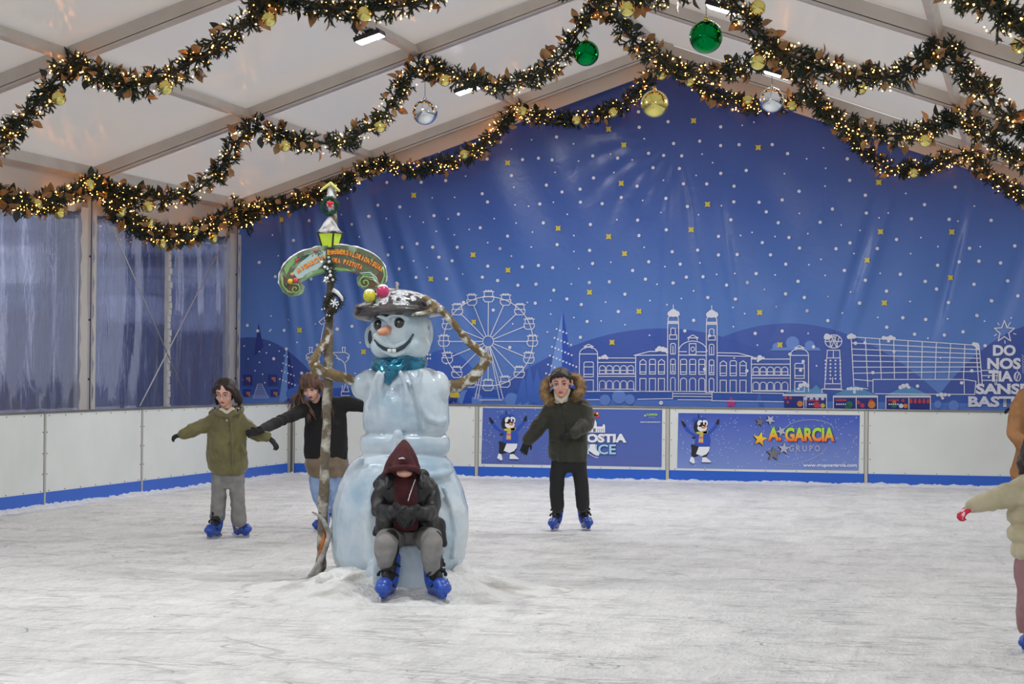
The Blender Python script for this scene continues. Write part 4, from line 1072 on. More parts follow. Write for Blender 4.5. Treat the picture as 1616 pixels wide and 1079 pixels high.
def scatter(mb, pv, pf, pos, zax, scale, twist, m=0):
    n = len(pos); zax = zax / np.linalg.norm(zax, axis=1)[:, None]
    ref = np.where(np.abs(zax[:, 2:3]) < .9, np.array([[0, 0, 1.0]]), np.array([[1.0, 0, 0]]))
    x = np.cross(ref, zax); x /= np.linalg.norm(x, axis=1)[:, None]; y = np.cross(zax, x)
    c, s_ = np.cos(twist)[:, None], np.sin(twist)[:, None]; x, y = x * c + y * s_, y * c - x * s_
    V = pos[:, None, :] + scale[:, None, None] * (pv[None, :, 0:1] * x[:, None] + pv[None, :, 1:2] * y[:, None] + pv[None, :, 2:3] * zax[:, None])
    k = len(pv); F = [tuple(i + q * k for i in f) for q in range(n) for f in pf]
    mb.add(V.reshape(-1, 3), F, m)
def resample(P, step):
    P = np.asarray(P, float)
    # Catmull-Rom
    Q = []; n = len(P); E = np.vstack([2 * P[0] - P[1], P, 2 * P[-1] - P[-2]])
    for i in range(n - 1):
        p0, p1, p2, p3 = E[i], E[i + 1], E[i + 2], E[i + 3]
        for t in np.linspace(0, 1, 12, endpoint=False):
            Q.append(.5 * ((2 * p1) + (-p0 + p2) * t + (2 * p0 - 5 * p1 + 4 * p2 - p3) * t * t + (-p0 + 3 * p1 - 3 * p2 + p3) * t ** 3))
    Q.append(P[-1]); Q = np.array(Q); d = np.r_[0, np.cumsum(np.linalg.norm(np.diff(Q, axis=0), axis=1))]
    s = np.arange(0, d[-1], step); return np.stack([np.interp(s, d, Q[:, i]) for i in range(3)], 1), d[-1]
def garland(pts, label, seed, sprigs=88, leaves=16, bulbs=54, fat=1.0):
    R = np.random.default_rng(seed); P, L = resample(pts, .02)
    root = empty('fir_garland', tuple(P[len(P) // 2]), label, 'garland', 'fir garlands with warm lights hung under the tent frames')
    def pick(n):
        i = R.integers(0, len(P) - 1, n); t = P[np.minimum(i + 1, len(P) - 1)] - P[np.maximum(i - 1, 0)]
        t /= np.linalg.norm(t, axis=1)[:, None] + 1e-9
        d = R.normal(size=(n, 3)); d -= t * (d * t).sum(1)[:, None]; d /= np.linalg.norm(d, axis=1)[:, None] + 1e-9
        return P[i], t, d
    g = MB(); g.tube(P[::4], .016, 6, 1)
    p, t, d = pick(int(sprigs * L)); sg = np.where(R.random(len(p)) < .5, -1, 1)[:, None]
    z = d + t * sg * (0.3 + .9 * R.random((len(p), 1)))
    scatter(g, SPV, SPF, p + d * .01, z, fat * (.78 + .44 * R.random(len(p))), R.random(len(p)) * 6.28)
    g.build('fir_foliage', [FIR, WIRE], root, True, kind='stuff')
    g = MB()
    for m, q in ((0, leaves), (1, leaves * .35)):
        p, t, d = pick(int(q * L)); z = np.cross(t, d) + .6 * R.normal(size=d.shape)
        yv = d + .5 * R.normal(size=d.shape); zz = np.cross(yv, z)
        # leaf length axis is local y: build from z axis perpendicular to it
        scatter(g, LFV[:, [0, 2, 1]] * np.array((1, 1, 1)), LFF, p + d * .09 * fat, yv, fat * (.85 + .5 * R.random(len(p))), R.random(len(p)) * 6.28, m)
    g.build('magnolia_leaves', [GLD, DKL], root, True, kind='stuff')
    g = MB(); p, t, d = pick(int(bulbs * L)); scatter(g, OV, OF, p + d * (.07 + .06 * R.random((len(p), 1))) * fat, t, .36 + .42 * R.random(len(p)), R.random(len(p)))
    g.build('warm_fairy_lights', BULB, root, True, kind='stuff')
def fr(k, *pts, off=-.16): return [on_y(x, y, YF - BAY * k + off) for x, y in pts]
GL = [
 # back frame
 (fr(0, (366, 352), (395, 335), (430, 326), (470, 318), (505, 308), (540, 290), (570, 272), (592, 256)), 'lit fir garland from the back left corner up past the lantern pole', 1.15),
 (fr(0, (592, 256), (615, 262), (648, 268), (690, 262), (730, 248), (765, 228), (788, 200), (815, 172)), 'lit fir garland swag on the back frame left of the silver bauble', 1.0),
 (fr(0, (815, 172), (835, 182), (870, 186), (910, 188), (950, 180), (990, 160), (1015, 135), (1046, 100)), 'lit fir garland swag on the back frame ending at the large gold bauble', 1.0),
 (fr(0, (1046, 100), (1070, 112), (1100, 132), (1140, 152), (1180, 166), (1220, 166), (1250, 160), (1289, 152)), 'lit fir garland swag on the back frame passing behind the right silver bauble', 1.0),
 (fr(0, (1289, 150), (1310, 185), (1345, 215), (1380, 252), (1415, 266), (1460, 262), (1495, 252), (1532, 240)), 'lit fir garland swag on the back frame over the upper right of the banner', 1.0),
 (fr(0, (1532, 240), (1548, 262), (1570, 282), (1600, 302), (1650, 315)), 'lit fir garland of the back frame at the right picture edge', 1.0),
 # second frame
 (fr(1, (146, 290), (170, 300), (205, 308), (245, 314), (290, 310), (325, 290), (352, 262), (370, 228), (398, 200)), 'fir garland rising over the back window bay to the second frame', 1.0),
 (fr(1, (398, 198), (425, 208), (465, 222), (510, 226), (552, 218), (590, 198), (612, 172), (632, 138), (664, 104)), 'fir garland swag on the second frame left of the silver bauble', 1.0),
 (fr(1, (664, 102), (695, 112), (735, 126), (780, 134), (825, 128), (862, 108), (895, 78), (918, 42), (946, 2)), 'fir garland swag on the second frame between the silver and the smaller green bauble', 1.0),
 (fr(1, (946, 0), (968, 22), (985, 48), (1012, 74), (1045, 96), (1085, 112), (1130, 118), (1170, 105), (1236, 86)), 'fir garland swag on the second frame beneath the larger green bauble', 1.0),
 (fr(1, (1236, 88), (1262, 118), (1280, 150), (1310, 178), (1350, 202), (1400, 214), (1445, 210), (1485, 196), (1525, 180)), 'fir garland swag on the second frame right of the right silver bauble', 1.0),
 (fr(1, (1525, 180), (1545, 205), (1572, 228), (1605, 250), (1660, 270)), 'fir garland of the second frame at the right edge', 1.0),
 # third frame
 (fr(2, (-60, 262), (-25, 245), (5, 222), (35, 188), (62, 160), (85, 128), (112, 98)), 'fir garland hanging from the third frame down to the left edge', 1.0),
 (fr(2, (112, 98), (140, 112), (175, 126), (215, 134), (255, 124), (300, 100), (345, 68), (385, 35), (412, 14), (440, -8), (462, -26)), 'fir garland swag on the third frame over the left roof slope', 1.0),
 (fr(2, (398, 8), (440, -2), (490, 4), (540, 14), (590, 16), (640, 8), (690, -12), (740, -60), (765, -100)), 'topmost fir garland swag crossing above the hanging floodlight', 1.05),
 (fr(2, (765, -120), (820, -60), (880, -30), (930, -14), (985, -4), (1040, -6), (1085, -16), (1127, -35)), 'fir garland at the top edge between the two green baubles', 1.0),
 (fr(2, (1127, -30), (1160, 4), (1185, 38), (1208, 66), (1245, 86), (1290, 106), (1340, 120), (1390, 124), (1435, 110), (1462, 88), (1490, 72)), 'fir garland swag on the third frame right of the larger green bauble', 1.0),
 (fr(2, (1490, 74), (1512, 102), (1538, 130), (1570, 165), (1605, 195), (1660, 225)), 'fir garland of the third frame running out at the right edge', 1.0),
 (fr(3, (1480, -60), (1520, -12), (1556, 8), (1590, 38), (1640, 70)), 'fir garland of the fourth frame in the top right corner', 1.0),
 ([on_x(x, y, XE + .22) for x, y in ((-30, 300), (0, 310), (30, 320), (65, 322), (100, 312), (128, 300), (150, 290))], 'fir garland along the left eave above the leftmost window', 1.0),
 ([on_x(x, y, XE + .22) for x, y in ((150, 290), (172, 312), (196, 338), (225, 360), (262, 372), (298, 370), (332, 356), (362, 340))], 'fir garland drooping over the clear windows of the back bay', 1.05),
 (fr(0, (360, 318), (375, 332), (390, 346), (398, 358), off=-.3), 'short thick bunch of lit fir garland in the back left tent corner', 1.25),
]
for i, (P, lb, fat) in enumerate(GL): garland(P, lb, 100 + i, fat=fat * (.92 if i < 6 else .95))

# ------------------------------------------------------------------ baubles
def bauble_mat(n, c, r): return pm(n, c, r, 1.0)
B_GOLD = bauble_mat('gold_mirror', (228, 216, 128), .14); B_GRN = bauble_mat('green_mirror', (0, 132, 62), .10); B_SIL = bauble_mat('silver_mirror', (226, 232, 236), .07)
def bauble_proto(name, r, mat, string):
    root = empty(name, (0, 0, 0))
    g = MB(); g.ell((0, 0, 0), r, None, 0, 32, 20); g.build('ball', mat, root)
    g = MB(); g.tube([(0, 0, r * .96), (0, 0, r * 1.14)], r * .14, 12)
    a = np.linspace(0, 2 * math.pi, 13); g.tube([(math.cos(t) * r * .08, 0, r * 1.2 + math.sin(t) * r * .08) for t in a], r * .02, 5); g.build('cap', B_GOLD if mat is not B_SIL else B_SIL, root)
    if string:
        g = MB(); g.tube([(0, 0, r * 1.25), (0, 0, r * 1.25 + string)], .003, 5); g.build('string', WIRE, root)
    return root
for (px, py, rp, k, mat, nm, st, lb) in ((925, 84, 20.5, 1, B_GRN, 'green_bauble', .18, 'smaller looking shiny green bauble hanging left of the ridge'), (1114, 58, 26.5, 2, B_GRN, 'green_bauble', .45, 'larger looking shiny green bauble near the top centre'),
        (670.5, 177, 20, 1, B_SIL, 'silver_bauble', .38, 'mirror silver bauble hanging over the left side of the banner'), (1218, 158, 20, 1, B_SIL, 'silver_bauble', .25, 'mirror silver bauble hanging right of the gold one'),
        (1033, 164, 22, 1, B_GOLD, 'gold_bauble', .28, 'large gold bauble hanging at the peak of the banner')):
    c = on_y(px, py, YF - BAY * k - .18); r = rp * depth(c) / F_PX
    o = bauble_proto(nm, r, mat, st); o.location = c; tag(o, lb, 'bauble')
proto = bauble_proto('small_gold_bauble', .068, B_GOLD, 0)
SG = [(0, '702,127 600,200 450,230 1460,222 1358,140', 1), (0, '733,244 910,190 968,178 825,176 1088,130 1180,158 1044,120 1442,274 1250,168', 0), (0, '425,30 93,155 262,138 575,22 1196,98 1196,12 990,14 1608,72', 2), (0, '234,326', 1)]
places = []
for _, s, k in SG:
    for q in s.split():
        x, y = map(float, q.split(',')); places.append((on_y(x, y, YF - BAY * k - .34), (x, y)))
for x, y in ((57, 323), (93, 336), (141, 292), (190, 334), (235, 352), (255, 385), (307, 365), (337, 377)):
    places.append((on_x(x, y, XE + .30), (x, y)))
for x, y in ((1380 + 166, 166), ): pass
names = {0: 'garland of the back frame', 1: 'garland of the second frame', 2: 'garland of the third frame'}
lbls = ['small gold bauble on the swag between the silver and the green bauble', 'small gold bauble low on the swag left of the silver bauble', 'small gold bauble on the second frame swag above the lantern pole',
 'small gold bauble in the second frame swag at the upper right', 'small gold bauble low in the third frame swag at the upper right', 'small gold bauble on the back garland left of its second fixing',
 'small gold bauble at the lowest dip left of the large gold one', 'small gold bauble on the back garland nearest left of the large gold bauble', 'small gold bauble where the back garland meets the gable beam',
 'small gold bauble on the back garland below the larger green bauble', 'small gold bauble on the back garland beside the right silver bauble', 'small gold bauble tucked in at the peak above the large gold bauble',
 'small gold bauble on the back garland in front of the upper right banner', 'small gold bauble on the back garland right of the right silver bauble', 'small gold bauble high on the top left garland', 'small gold bauble on the garland at the left edge',
 'small gold bauble under the top left garland near its fixing', 'small gold bauble above the hanging floodlight', 'small gold bauble lower of the two right of the larger green one', 'small gold bauble at the top edge right of the larger green one',
 'small gold bauble at the top edge left of the larger green one', 'small gold bauble in the top right corner garland', 'small gold bauble under the garland at the second frame foot',
 'small gold bauble on the eave garland at the far left', 'small gold bauble on the eave garland second from the left', 'small gold bauble where the eave garlands meet the second frame post',
 'small gold bauble high on the drooping window garland', 'small gold bauble on the drooping garland left of the mullion, upper', 'small gold bauble lowest under the drooping window garland',
 'small gold bauble on the drooping garland right of the mullion', 'small gold bauble on the drooping garland nearest the corner']
for i, (c, q) in enumerate(places):
    o = proto if i == 0 else copy_tree(proto)
    o.location = c; tag(o, lbls[i] if i < len(lbls) else 'small gold bauble in the garland', 'bauble', 'small gold baubles tied in the garlands')
    o.rotation_euler = (rng.uniform(-.6, .6), rng.uniform(-.6, .6), 0)

# ------------------------------------------------------------------ figure helpers
class Fig:
    def __init__(s, D): s.D = D
    def p(s, u, v, dy=0.0): return at_d(u, v, s.D + dy)
    def r(s, px, dy=0.0): return px * (s.D + dy) / F_PX
    def rings(s, mb, rows, seg=24, m=0, ratio=.8, sup=1.0):
        """rows: (v, left, right, dy, depth radius in px or None)"""
        C, RA, RB = [], [], []
        for q in rows:
            v, l, r = q[:3]; dy = q[3] if len(q) > 3 else 0; ra = s.r((r - l) / 2, dy)
            C.append(s.p((l + r) / 2, v, dy)); RA.append(ra); RB.append(s.r(q[4], dy) if len(q) > 4 else ra * ratio)
        n = len(C); mb.loft(C, np.repeat(RT[None], n, 0), np.repeat(AW[None], n, 0), RA, RB, seg, m, True, sup)
        return mb
    def limb(s, mb, pts, seg=14, m=0):
        """pts: (u, v, dy, radius px)"""
        return mb.chain([s.p(*q[:3]) for q in pts], [s.r(q[3], q[2]) for q in pts], seg, m)
    def ball(s, mb, u, v, dy, rx, rz=None, ry=None, m=0, nu=20, nv=12):
        rz = rz or rx; ry = ry or rx
        return mb.ell(s.p(u, v, dy), (s.r(rx, dy), s.r(ry, dy), s.r(rz, dy)), (RT, AW, ZZ), m, nu, nv)
def euler_axes(yaw, pitch, roll):
    """rows are the head's local x, y, z axes; y points away from the camera. yaw>0 turns the face to image right, pitch>0 bows it"""
    c, s = math.cos(yaw), math.sin(yaw)
    x = RT * c + AW * s; y = -RT * s + AW * c; z = ZZ.copy()
    c, s = math.cos(pitch), math.sin(pitch)
    y, z = y * c + z * s, z * c - y * s      # bow: face (-y) goes down
    c, s = math.cos(roll), math.sin(roll)
    x, z = x * c + z * s, z * c - x * s
    return np.array([x, y, z])
def hand(W, dirv, back, side, size=1.0, curl=.5, spread=1.0, thumb=.8):
    """W wrist, dirv finger direction, back = back-of-hand normal, side=+1 thumb towards cross(dir,back)"""
    d = np.asarray(dirv, float); d /= np.linalg.norm(d); n = np.asarray(back, float); n = n - d * (n @ d); n /= np.linalg.norm(n)
    x = np.cross(d, n) * side; g = MB(); ax = np.array([x, d, n]); W = np.asarray(W, float)
    g.ell(W + d * .042 * size, np.array((.036, .048, .015)) * size, ax)
    g.ell(W + d * .068 * size, np.array((.037, .022, .013)) * size, ax)
    g.cap(W - d * .03 * size, W + d * .02 * size, .024 * size, .024 * size, 10)
    for i, (o, L) in enumerate(((.027, .060), (.0095, .068), (-.0085, .064), (-.026, .050))):
        p = W + (x * o + d * .080) * size; ang = 0; fd = d + x * o * 5 * spread; fd /= np.linalg.norm(fd); P = [p]
        for k, f in enumerate((.45, .32, .23)):
            ang += curl * (.5 + .25 * k) * (1 + .12 * i); v = fd * math.cos(ang) - n * math.sin(ang); P.append(P[-1] + v * L * f * size)
        g.chain(P, [.0095 * size, .009 * size, .0082 * size, .007 * size], 8)
    p = W + (x * .026 + d * .022) * size; v = x * .75 * thumb + d * .7 - n * .25; v /= np.linalg.norm(v); v2 = x * .35 + d * .95 - n * .45; v2 /= np.linalg.norm(v2)
    g.chain([p, p + v * .032 * size, p + v * .032 * size + v2 * .028 * size], [.013 * size, .0105 * size, .008 * size], 8)
    return g
def head_shapes(mb, c, ax, h=1.0):
    """union shapes of a head; origin at the middle of the skull, ax rows local axes (x right, y back, z up)"""
    def E(p, r): mb.ell(c + np.asarray(p) * h @ ax, np.asarray(r) * h, ax, 0, 18, 12)
    E((0, .014, .032), (.074, .092, .084)); E((0, -.016, -.030), (.056, .068, .072)); E((0, -.050, -.080), (.026, .026, .020))
    E((0, -.020, -.068), (.046, .045, .030)); E((0, -.068, .036), (.050, .020, .014))
    for s in (-1, 1):
        E((s * .034, -.058, -.022), (.022, .020, .020)); E((s * .077, .008, -.006), (.009, .018, .028)); E((s * .082, .014, .006), (.005, .013, .016))
    a = c + np.array((0, -.083, .018)) * h @ ax; b = c + np.array((0, -.103, -.020)) * h @ ax
    mb.cap(a, b, .008 * h, .0115 * h, 10); 
    for s in (-1, 1): E((s * .010, -.092, -.022), (.008, .009, .007))
    E((0, -.081, -.047), (.022, .010, .007)); E((0, -.078, -.058), (.019, .011, .008))
SKIN_F = pm('fair_skin', (226, 178, 158), .5, var=(30, (214, 150, 132), .45, .75)); SKIN_P = pm('pale_skin', (232, 186, 168), .5, var=(26, (220, 150, 138), .45, .75))
EYE_W = pm('eye_white', (222, 220, 216), .25); EYE_D = pm('eye_dark', (38, 26, 22), .2); LIPS = pm('lips', (172, 92, 88), .4)
def face_parts(root, c, ax, h, brow, down=False, lips=LIPS):
    def pt(*p): return c + np.array(p) * h @ ax
    for s in (-1, 1):
        g = MB(); g.ell(pt(s * .030, -.0735, .010), np.array((.0135, .010, .0062 if not down else .004)) * h, ax, 0, 12, 8)
        g.ell(pt(s * .030, -.0822, .010), np.array((.0065, .003, .0058 if not down else .0035)) * h, ax, 1, 10, 6)
        g.tube([pt(s * (.030 + q * .015), -.079 + abs(q) * .004, .010 + (.0075 if not down else .004) * (1 - q * q) + .001) for q in (-1, -.5, 0, .5, 1)], .0024 * h, 5, 2)
        g.build('eye', [EYE_W, EYE_D, brow], root)
        g = MB(); g.tube([pt(s * (.012 + .036 * q), -.0865 + .012 * q, .034 + .007 * math.sin(q * 2.6)) for q in (0, .25, .5, .75, 1)], np.array((.0035, .0042, .004, .003, .0016)) * h, 6); g.build('eyebrow', brow, root)
    g = MB(); g.ell(pt(0, -.0885, -.0475), np.array((.0185, .005, .0042)) * h, ax, 0, 12, 8); g.ell(pt(0, -.086, -.056), np.array((.016, .006, .0052)) * h, ax, 0, 12, 8)
    g.build('mouth', lips, root)

# ice skates
S_BLUE = pm('skate_shell_blue', (38, 80, 176), .34, var=(12, (28, 62, 150), .4, .7)); S_BLK = pm('skate_liner_black', (22, 22, 26), .6); S_STEEL = pm('skate_steel', (196, 200, 206), .25, 1.0)
def _skate():
    g = MB()
    for c, r in (((0, -.105, .078), (.046, .056, .036)), ((0, -.045, .080), (.043, .085, .040)), ((0, .048, .088), (.041, .047, .048)), ((0, -.02, .066), (.040, .125, .022))): g.ell(c, r, None, 0, 20, 12)
    g.cap((0, .045, .11), (0, .058, .225), .050, .056, 16); g.ell((0, -.075, .092), (.047, .06, .042), None, 0, 20, 12); g.box((0, -.018, .046), (.030, .225, .036)); g.box((0, -.085, .035), (.024, .05, .04)); g.box((0, .045, .035), (.024, .05, .04))
    shell = skin(g, .006, 3).build('skate', S_BLUE, None)
    g = MB(); g.cap((0, .012, .14), (0, .028, .27), .042, .046, 16); g.ell((0, -.032, .125), (.026, .036, .045)); g.cap((0, .04, .27), (0, .04, .34), .052, .050, 16)
    skin(g, .007, 3).build('liner', S_BLK, shell)
    g = MB()
    for (y, z, r, tl) in ((-.045, .10, .048, .5), (.0, .155, .056, .25), (.03, .205, .058, .1)):
        P = [(r * math.cos(t), y + .018 * math.sin(t) * 0 - abs(math.sin(t)) * .028, z - .02 + abs(math.sin(t)) * .035) for t in np.linspace(0, math.pi, 9)]
        g.tube(P, .010, 6, flat=.5); g.box((r * .55, y - .03, z + .015), (.022, .012, .020))
    g.build('strap', S_BLK, shell)
    g = MB(); n = 12
    P = [(-.003, -.155 + .29 * i / n, 0 + (.012 * ((i - n / 2) / (n / 2)) ** 6)) for i in range(n + 1)] + [(-.003, .135 - .29 * i / n, .032) for i in range(n + 1)]
    k = len(P); g.add(P + [(.003, y, z) for _, y, z in P], [tuple(range(k)), tuple(range(k, 2 * k))[::-1]] + [(i, (i + 1) % k, (i + 1) % k + k, i + k) for i in range(k)])
    g.build('blade', S_STEEL, shell, False)
    return shell
SK = [None]
def put_skate(root, loc, turn, scale=1.0, tilt=0.0, pitch=0.0):
    if SK[0] is None: o = SK[0] = _skate()
    else: o = copy_tree(SK[0])
    o.parent = root; o.location = tuple(np.asarray(loc) - np.array(root.location)); o.rotation_euler = (pitch, tilt, YAW + turn); o.scale = (scale,) * 3
    return o

def fur(mb, path, r, n, L, seed, m=0, thick=.004):
    R = np.random.default_rng(seed); P, _ = resample(path, .01)
    i = R.integers(0, len(P), n); d = R.normal(size=(n, 3)); d /= np.linalg.norm(d, axis=1)[:, None]
    pv = np.array([(-thick, 0, 0), (thick, 0, 0), (0, thick, 0), (0, 0, L)]); pf = [(0, 1, 3), (1, 2, 3), (2, 0, 3)]
    scatter(mb, pv, pf, P[i] + d * r * .8, d + .35 * R.normal(size=d.shape), .6 + .8 * R.random(n), R.random(n) * 6, m)

# ------------------------------------------------------------------ snowman statue
Sn = Fig(14.9)
ICEY = pm('pale_blue_paint', (196, 208, 216), .26, var=(3.0, (150, 176, 194), .40, .66), bump=(26, .25, .01), coat=.35)
FACEP = pm('face_paint', (196, 212, 220), .28, var=(6, (160, 188, 204), .45, .7), coat=.4)
root = empty('snowman_statue', on_z(631, 930), 'large pale blue snowman statue in a beret and teal scarf on the ice', 'statue')
g = MB()
Sn.rings(g, [(932, 556, 700, 0), (915, 540, 714, 0), (880, 525, 733), (840, 521, 740), (800, 526, 739), (770, 534, 731), (745, 544, 720), (730, 553, 714), (722, 564, 706), (716, 578, 698), (700, 582, 694)], 40, ratio=.96)
Sn.rings(g, [(716, 574, 704), (711, 569, 709), (698, 568, 710), (689, 570, 708), (685, 578, 700)], 36, ratio=.86)
Sn.rings(g, [(700, 586, 694), (686, 582, 698), (678, 574, 706), (665, 572, 709), (640, 573, 708), (620, 578, 706), (602, 584, 700), (588, 593, 685), (576, 604, 668), (560, 612, 660)], 36, ratio=.80)
Sn.ball(g, 574, 610, -.02, 21, 22, 20); Sn.ball(g, 584, 606, 0, 22, 24, 22)
Sn.ball(g, 690, 613, -.04, 21, 28, 22); Sn.ball(g, 676, 607, 0, 24, 26, 24)
# robe edges, folds, belt loop and skirt hem
def ridge(pts, r): g.chain([Sn.p(*q) for q in pts], [Sn.r(r)] * len(pts), 8)
def fr_dy(u, v, l, r, ratio): 
    c = (l + r) / 2; w = (r - l) / 2; t = max(0.05, 1 - ((u - c) / w) ** 2); return -Sn.r(w * ratio) * math.sqrt(t)
for us in ((598, 592, 591, 592, 594), (607, 601, 600, 601, 603), (632, 640, 642, 641, 640), (646, 655, 660, 664, 668)):
    ridge([(u, v, fr_dy(u, v, 575, 706, .80) - .008) for u, v in zip(us, (588, 610, 635, 660, 676))], 4.2)
ridge([(u, v, fr_dy(u, v, 569, 709, .86) - .012) for u, v in ((628, 686), (627, 700), (625, 716))], 9)
ridge([(u, v, fr_dy(u, v, 545, 720, .96) - .008) for u, v in ((572, 724), (563, 733), (553, 746))], 5)
ridge([(u, v, fr_dy(u, v, 545, 722, .96) - .012) for u, v in ((648, 748), (670, 751), (692, 750), (710, 744))], 6)
ridge([(u, v, fr_dy(u, v, 522, 740, .96)) for u, v in ((592, 768), (586, 800), (583, 840), (585, 880), (588, 905))], 7)
ridge([(u, v, fr_dy(u, v, 522, 740, .96)) for u, v in ((700, 770), (712, 800), (718, 840), (716, 880))], 4)
ridge([(u, v, fr_dy(u, v, 575, 709, .80) - .012) for u, v in ((664, 586), (661, 604), (661, 625), (665, 645), (675, 660), (690, 666), (702, 662))], 5)
ridge([(u, v, fr_dy(u, v, 573, 706, .80) - .012) for u, v in ((596, 590), (590, 606), (589, 625), (583, 640))], 4)
# ledge that serves as a seat
g.box(Sn.p(640, 893, -.56), (Sn.r(92), .46, Sn.r(70)), 0, (RT, AW, ZZ)); Sn.ball(g, 600, 905, -.5, 24, 24, 30); Sn.ball(g, 682, 905, -.5, 24, 24, 30)
V, N, F = remesh(g, .011, 3)
V = V + N * (.004 * vnoise(V * 9, 4) + .002 * vnoise(V * 30, 5))[:, None]
MB().add(V, F).build('robed_body', ICEY, root)
# head
g = MB(); Sn.ball(g, 632, 524, 0, 49, 50, 46); Sn.ball(g, 627, 545, -.02, 41, 29, 40); Sn.ball(g, 612, 546, -.07, 28, 22, 28); Sn.ball(g, 650, 545, -.05, 30, 24, 30)
Sn.limb(g, [(626, 566, 0, 30), (628, 590, 0, 32)])
Sn.ball(g, 583, 532, .02, 8, 18, 12); Sn.ball(g, 676, 526, .03, 8, 23, 14)
Sn.ball(g, 612, 522, -.17, 12, 7, 9)
Sn.limb(g, [(596, 498, -.16, 3.5), (606, 501, -.18, 4), (613, 508, -.18, 3)]); Sn.limb(g, [(616, 498, -.19, 3.5), (628, 495, -.19, 4), (642, 501, -.17, 3.5)])
Sn.limb(g, [(592, 539, -.13, 4), (605, 553, -.17, 4.5), (622, 560, -.18, 5), (640, 553, -.16, 4.5), (654, 534, -.13, 4)])
Sn.limb(g, [(594, 530, -.14, 6), (608, 543, -.17, 5), (622, 547, -.18, 5), (638, 540, -.17, 6), (650, 524, -.14, 7)])
V, N, F = remesh(g, .010, 4); hd = MB().add(V, F).build('head', FACEP, root)
DKP = pm('dark_glossy_paint', (18, 20, 26), .15, coat=.6); GRV = pm('grey_blue_paint', (34, 48, 60), .35)
def surf(u, v, dy0=-.6, obj=(V, F)):
    # nearest head vertex towards the camera round a pixel
    P = Sn.p(u, v, -.2); rel = V - P; a = np.abs(rel @ RT) + np.abs(rel @ ZZ); k = a < .016; q = V[k]; return float(((q - CAM) @ AW).min() - Sn.D) if k.any() else -.18
for (u, v, r) in ((597, 513, 7.0), (630, 510, 8.2)):
    dy = surf(u, v); g = MB(); Sn.ball(g, u, v, dy + .012, r, r * 1.2, 6, 0); Sn.ball(g, u + 1, v, dy + .022, r * 1.25, r * 1.42, 5.5, 1); g.ell(Sn.p(u - 1, v - 2, dy - .012), .004, None, 2, 8, 6)
    g.build('eye', [DKP, pm('eye_ring_paint', (104, 124, 138), .35), B_WHITE], root)
g = MB(); dy = surf(609, 522); Sn.limb(g, [(612, 521, dy + .03, 8), (606, 523, dy - .03, 7.2), (600, 524, dy - .07, 5.5)], 14)
skin(g, .006, 2, .002, 30, 3).build('carrot_nose', pm('worn_orange_paint', (206, 132, 96), .5, var=(22, (178, 160, 150), .45, .6)), root)
g = MB(); P = [(590.5, 536), (597, 544), (606, 550), (616, 553), (626, 552.5), (637, 547), (646, 538), (652.5, 527)]
for i, (u, v) in enumerate(P): pass
dys = [surf(u, v) for u, v in P]; g.tube([Sn.p(u, v, d + .002) for (u, v), d in zip(P, dys)], [Sn.r(q) for q in (1.0, 2.2, 3.0, 3.5, 3.5, 3.2, 2.4, 1.2)], 8); g.build('smiling_mouth', GRV, root)
g = MB(); dy = surf(618, 553)
for u in (614.5, 621.8): g.box(Sn.p(u, 553.5, dy - .006), (Sn.r(6.6), .022, Sn.r(6)), 0, (RT, AW, ZZ))
g.build('front_teeth', pm('tooth_paint', (206, 216, 214), .4), root, True, bevel=.006)
for s, u, v in ((-1, 583, 532), (1, 675, 522)):
    g = MB(); Sn.ball(g, u - s * 1.5, v, -.055, 4, 11 if s < 0 else 13, 5); g.build('ear_hollow', GRV, root)
# scarf
g = MB(); n = 26
for (v0, rr, tk, lift) in ((574, 36, 6, 0), (567, 34, 5, 0), (581, 33, 5.5, 1)):
    P = [Sn.p(630 + (rr + 3) * math.cos(t), v0 + 3 * math.sin(t * 2 + v0) - 4 * (math.cos(t) > 0) * math.cos(t), Sn.r(rr * .92) * math.sin(t)) for t in np.linspace(0, 2 * math.pi, n + 1)]
    g.tube(P, Sn.r(tk), 10)
dyf = -Sn.r(42)
tri = [Sn.p(596, 574, -.10), Sn.p(606, 588, dyf * .95), Sn.p(612, 609, dyf - .03), Sn.p(622, 594, dyf - .02), Sn.p(640, 576, dyf * .98), Sn.p(618, 576, dyf - .03)]
g.add(tri + [q + AW * .04 for q in tri], [(5, 0, 1), (5, 1, 2), (5, 2, 3), (5, 3, 4), (11, 7, 6), (11, 8, 7), (11, 9, 8), (11, 10, 9)] + [(i, (i + 1) % 6, (i + 1) % 6 + 6, i + 6) for i in range(5)] + [(4, 5, 11, 10), (5, 0, 6, 11)][:0] + [(4, 5, 11, 10), (5, 0, 6, 11)])
Sn.limb(g, [(602, 582, dyf + .02, 4), (610, 592, dyf - .02, 5), (612, 606, dyf - .03, 2)]); Sn.limb(g, [(604, 572, -.13, 6), (614, 579, dyf - .02, 7), (626, 580, dyf - .01, 6), (640, 572, -.13, 5)])
skin(g, .008, 3, .005, 22, 9, True).build('scarf', pm('teal_metallic', (44, 134, 164), .25, .55, var=(14, (30, 92, 122), .4, .65), coat=.3), root)
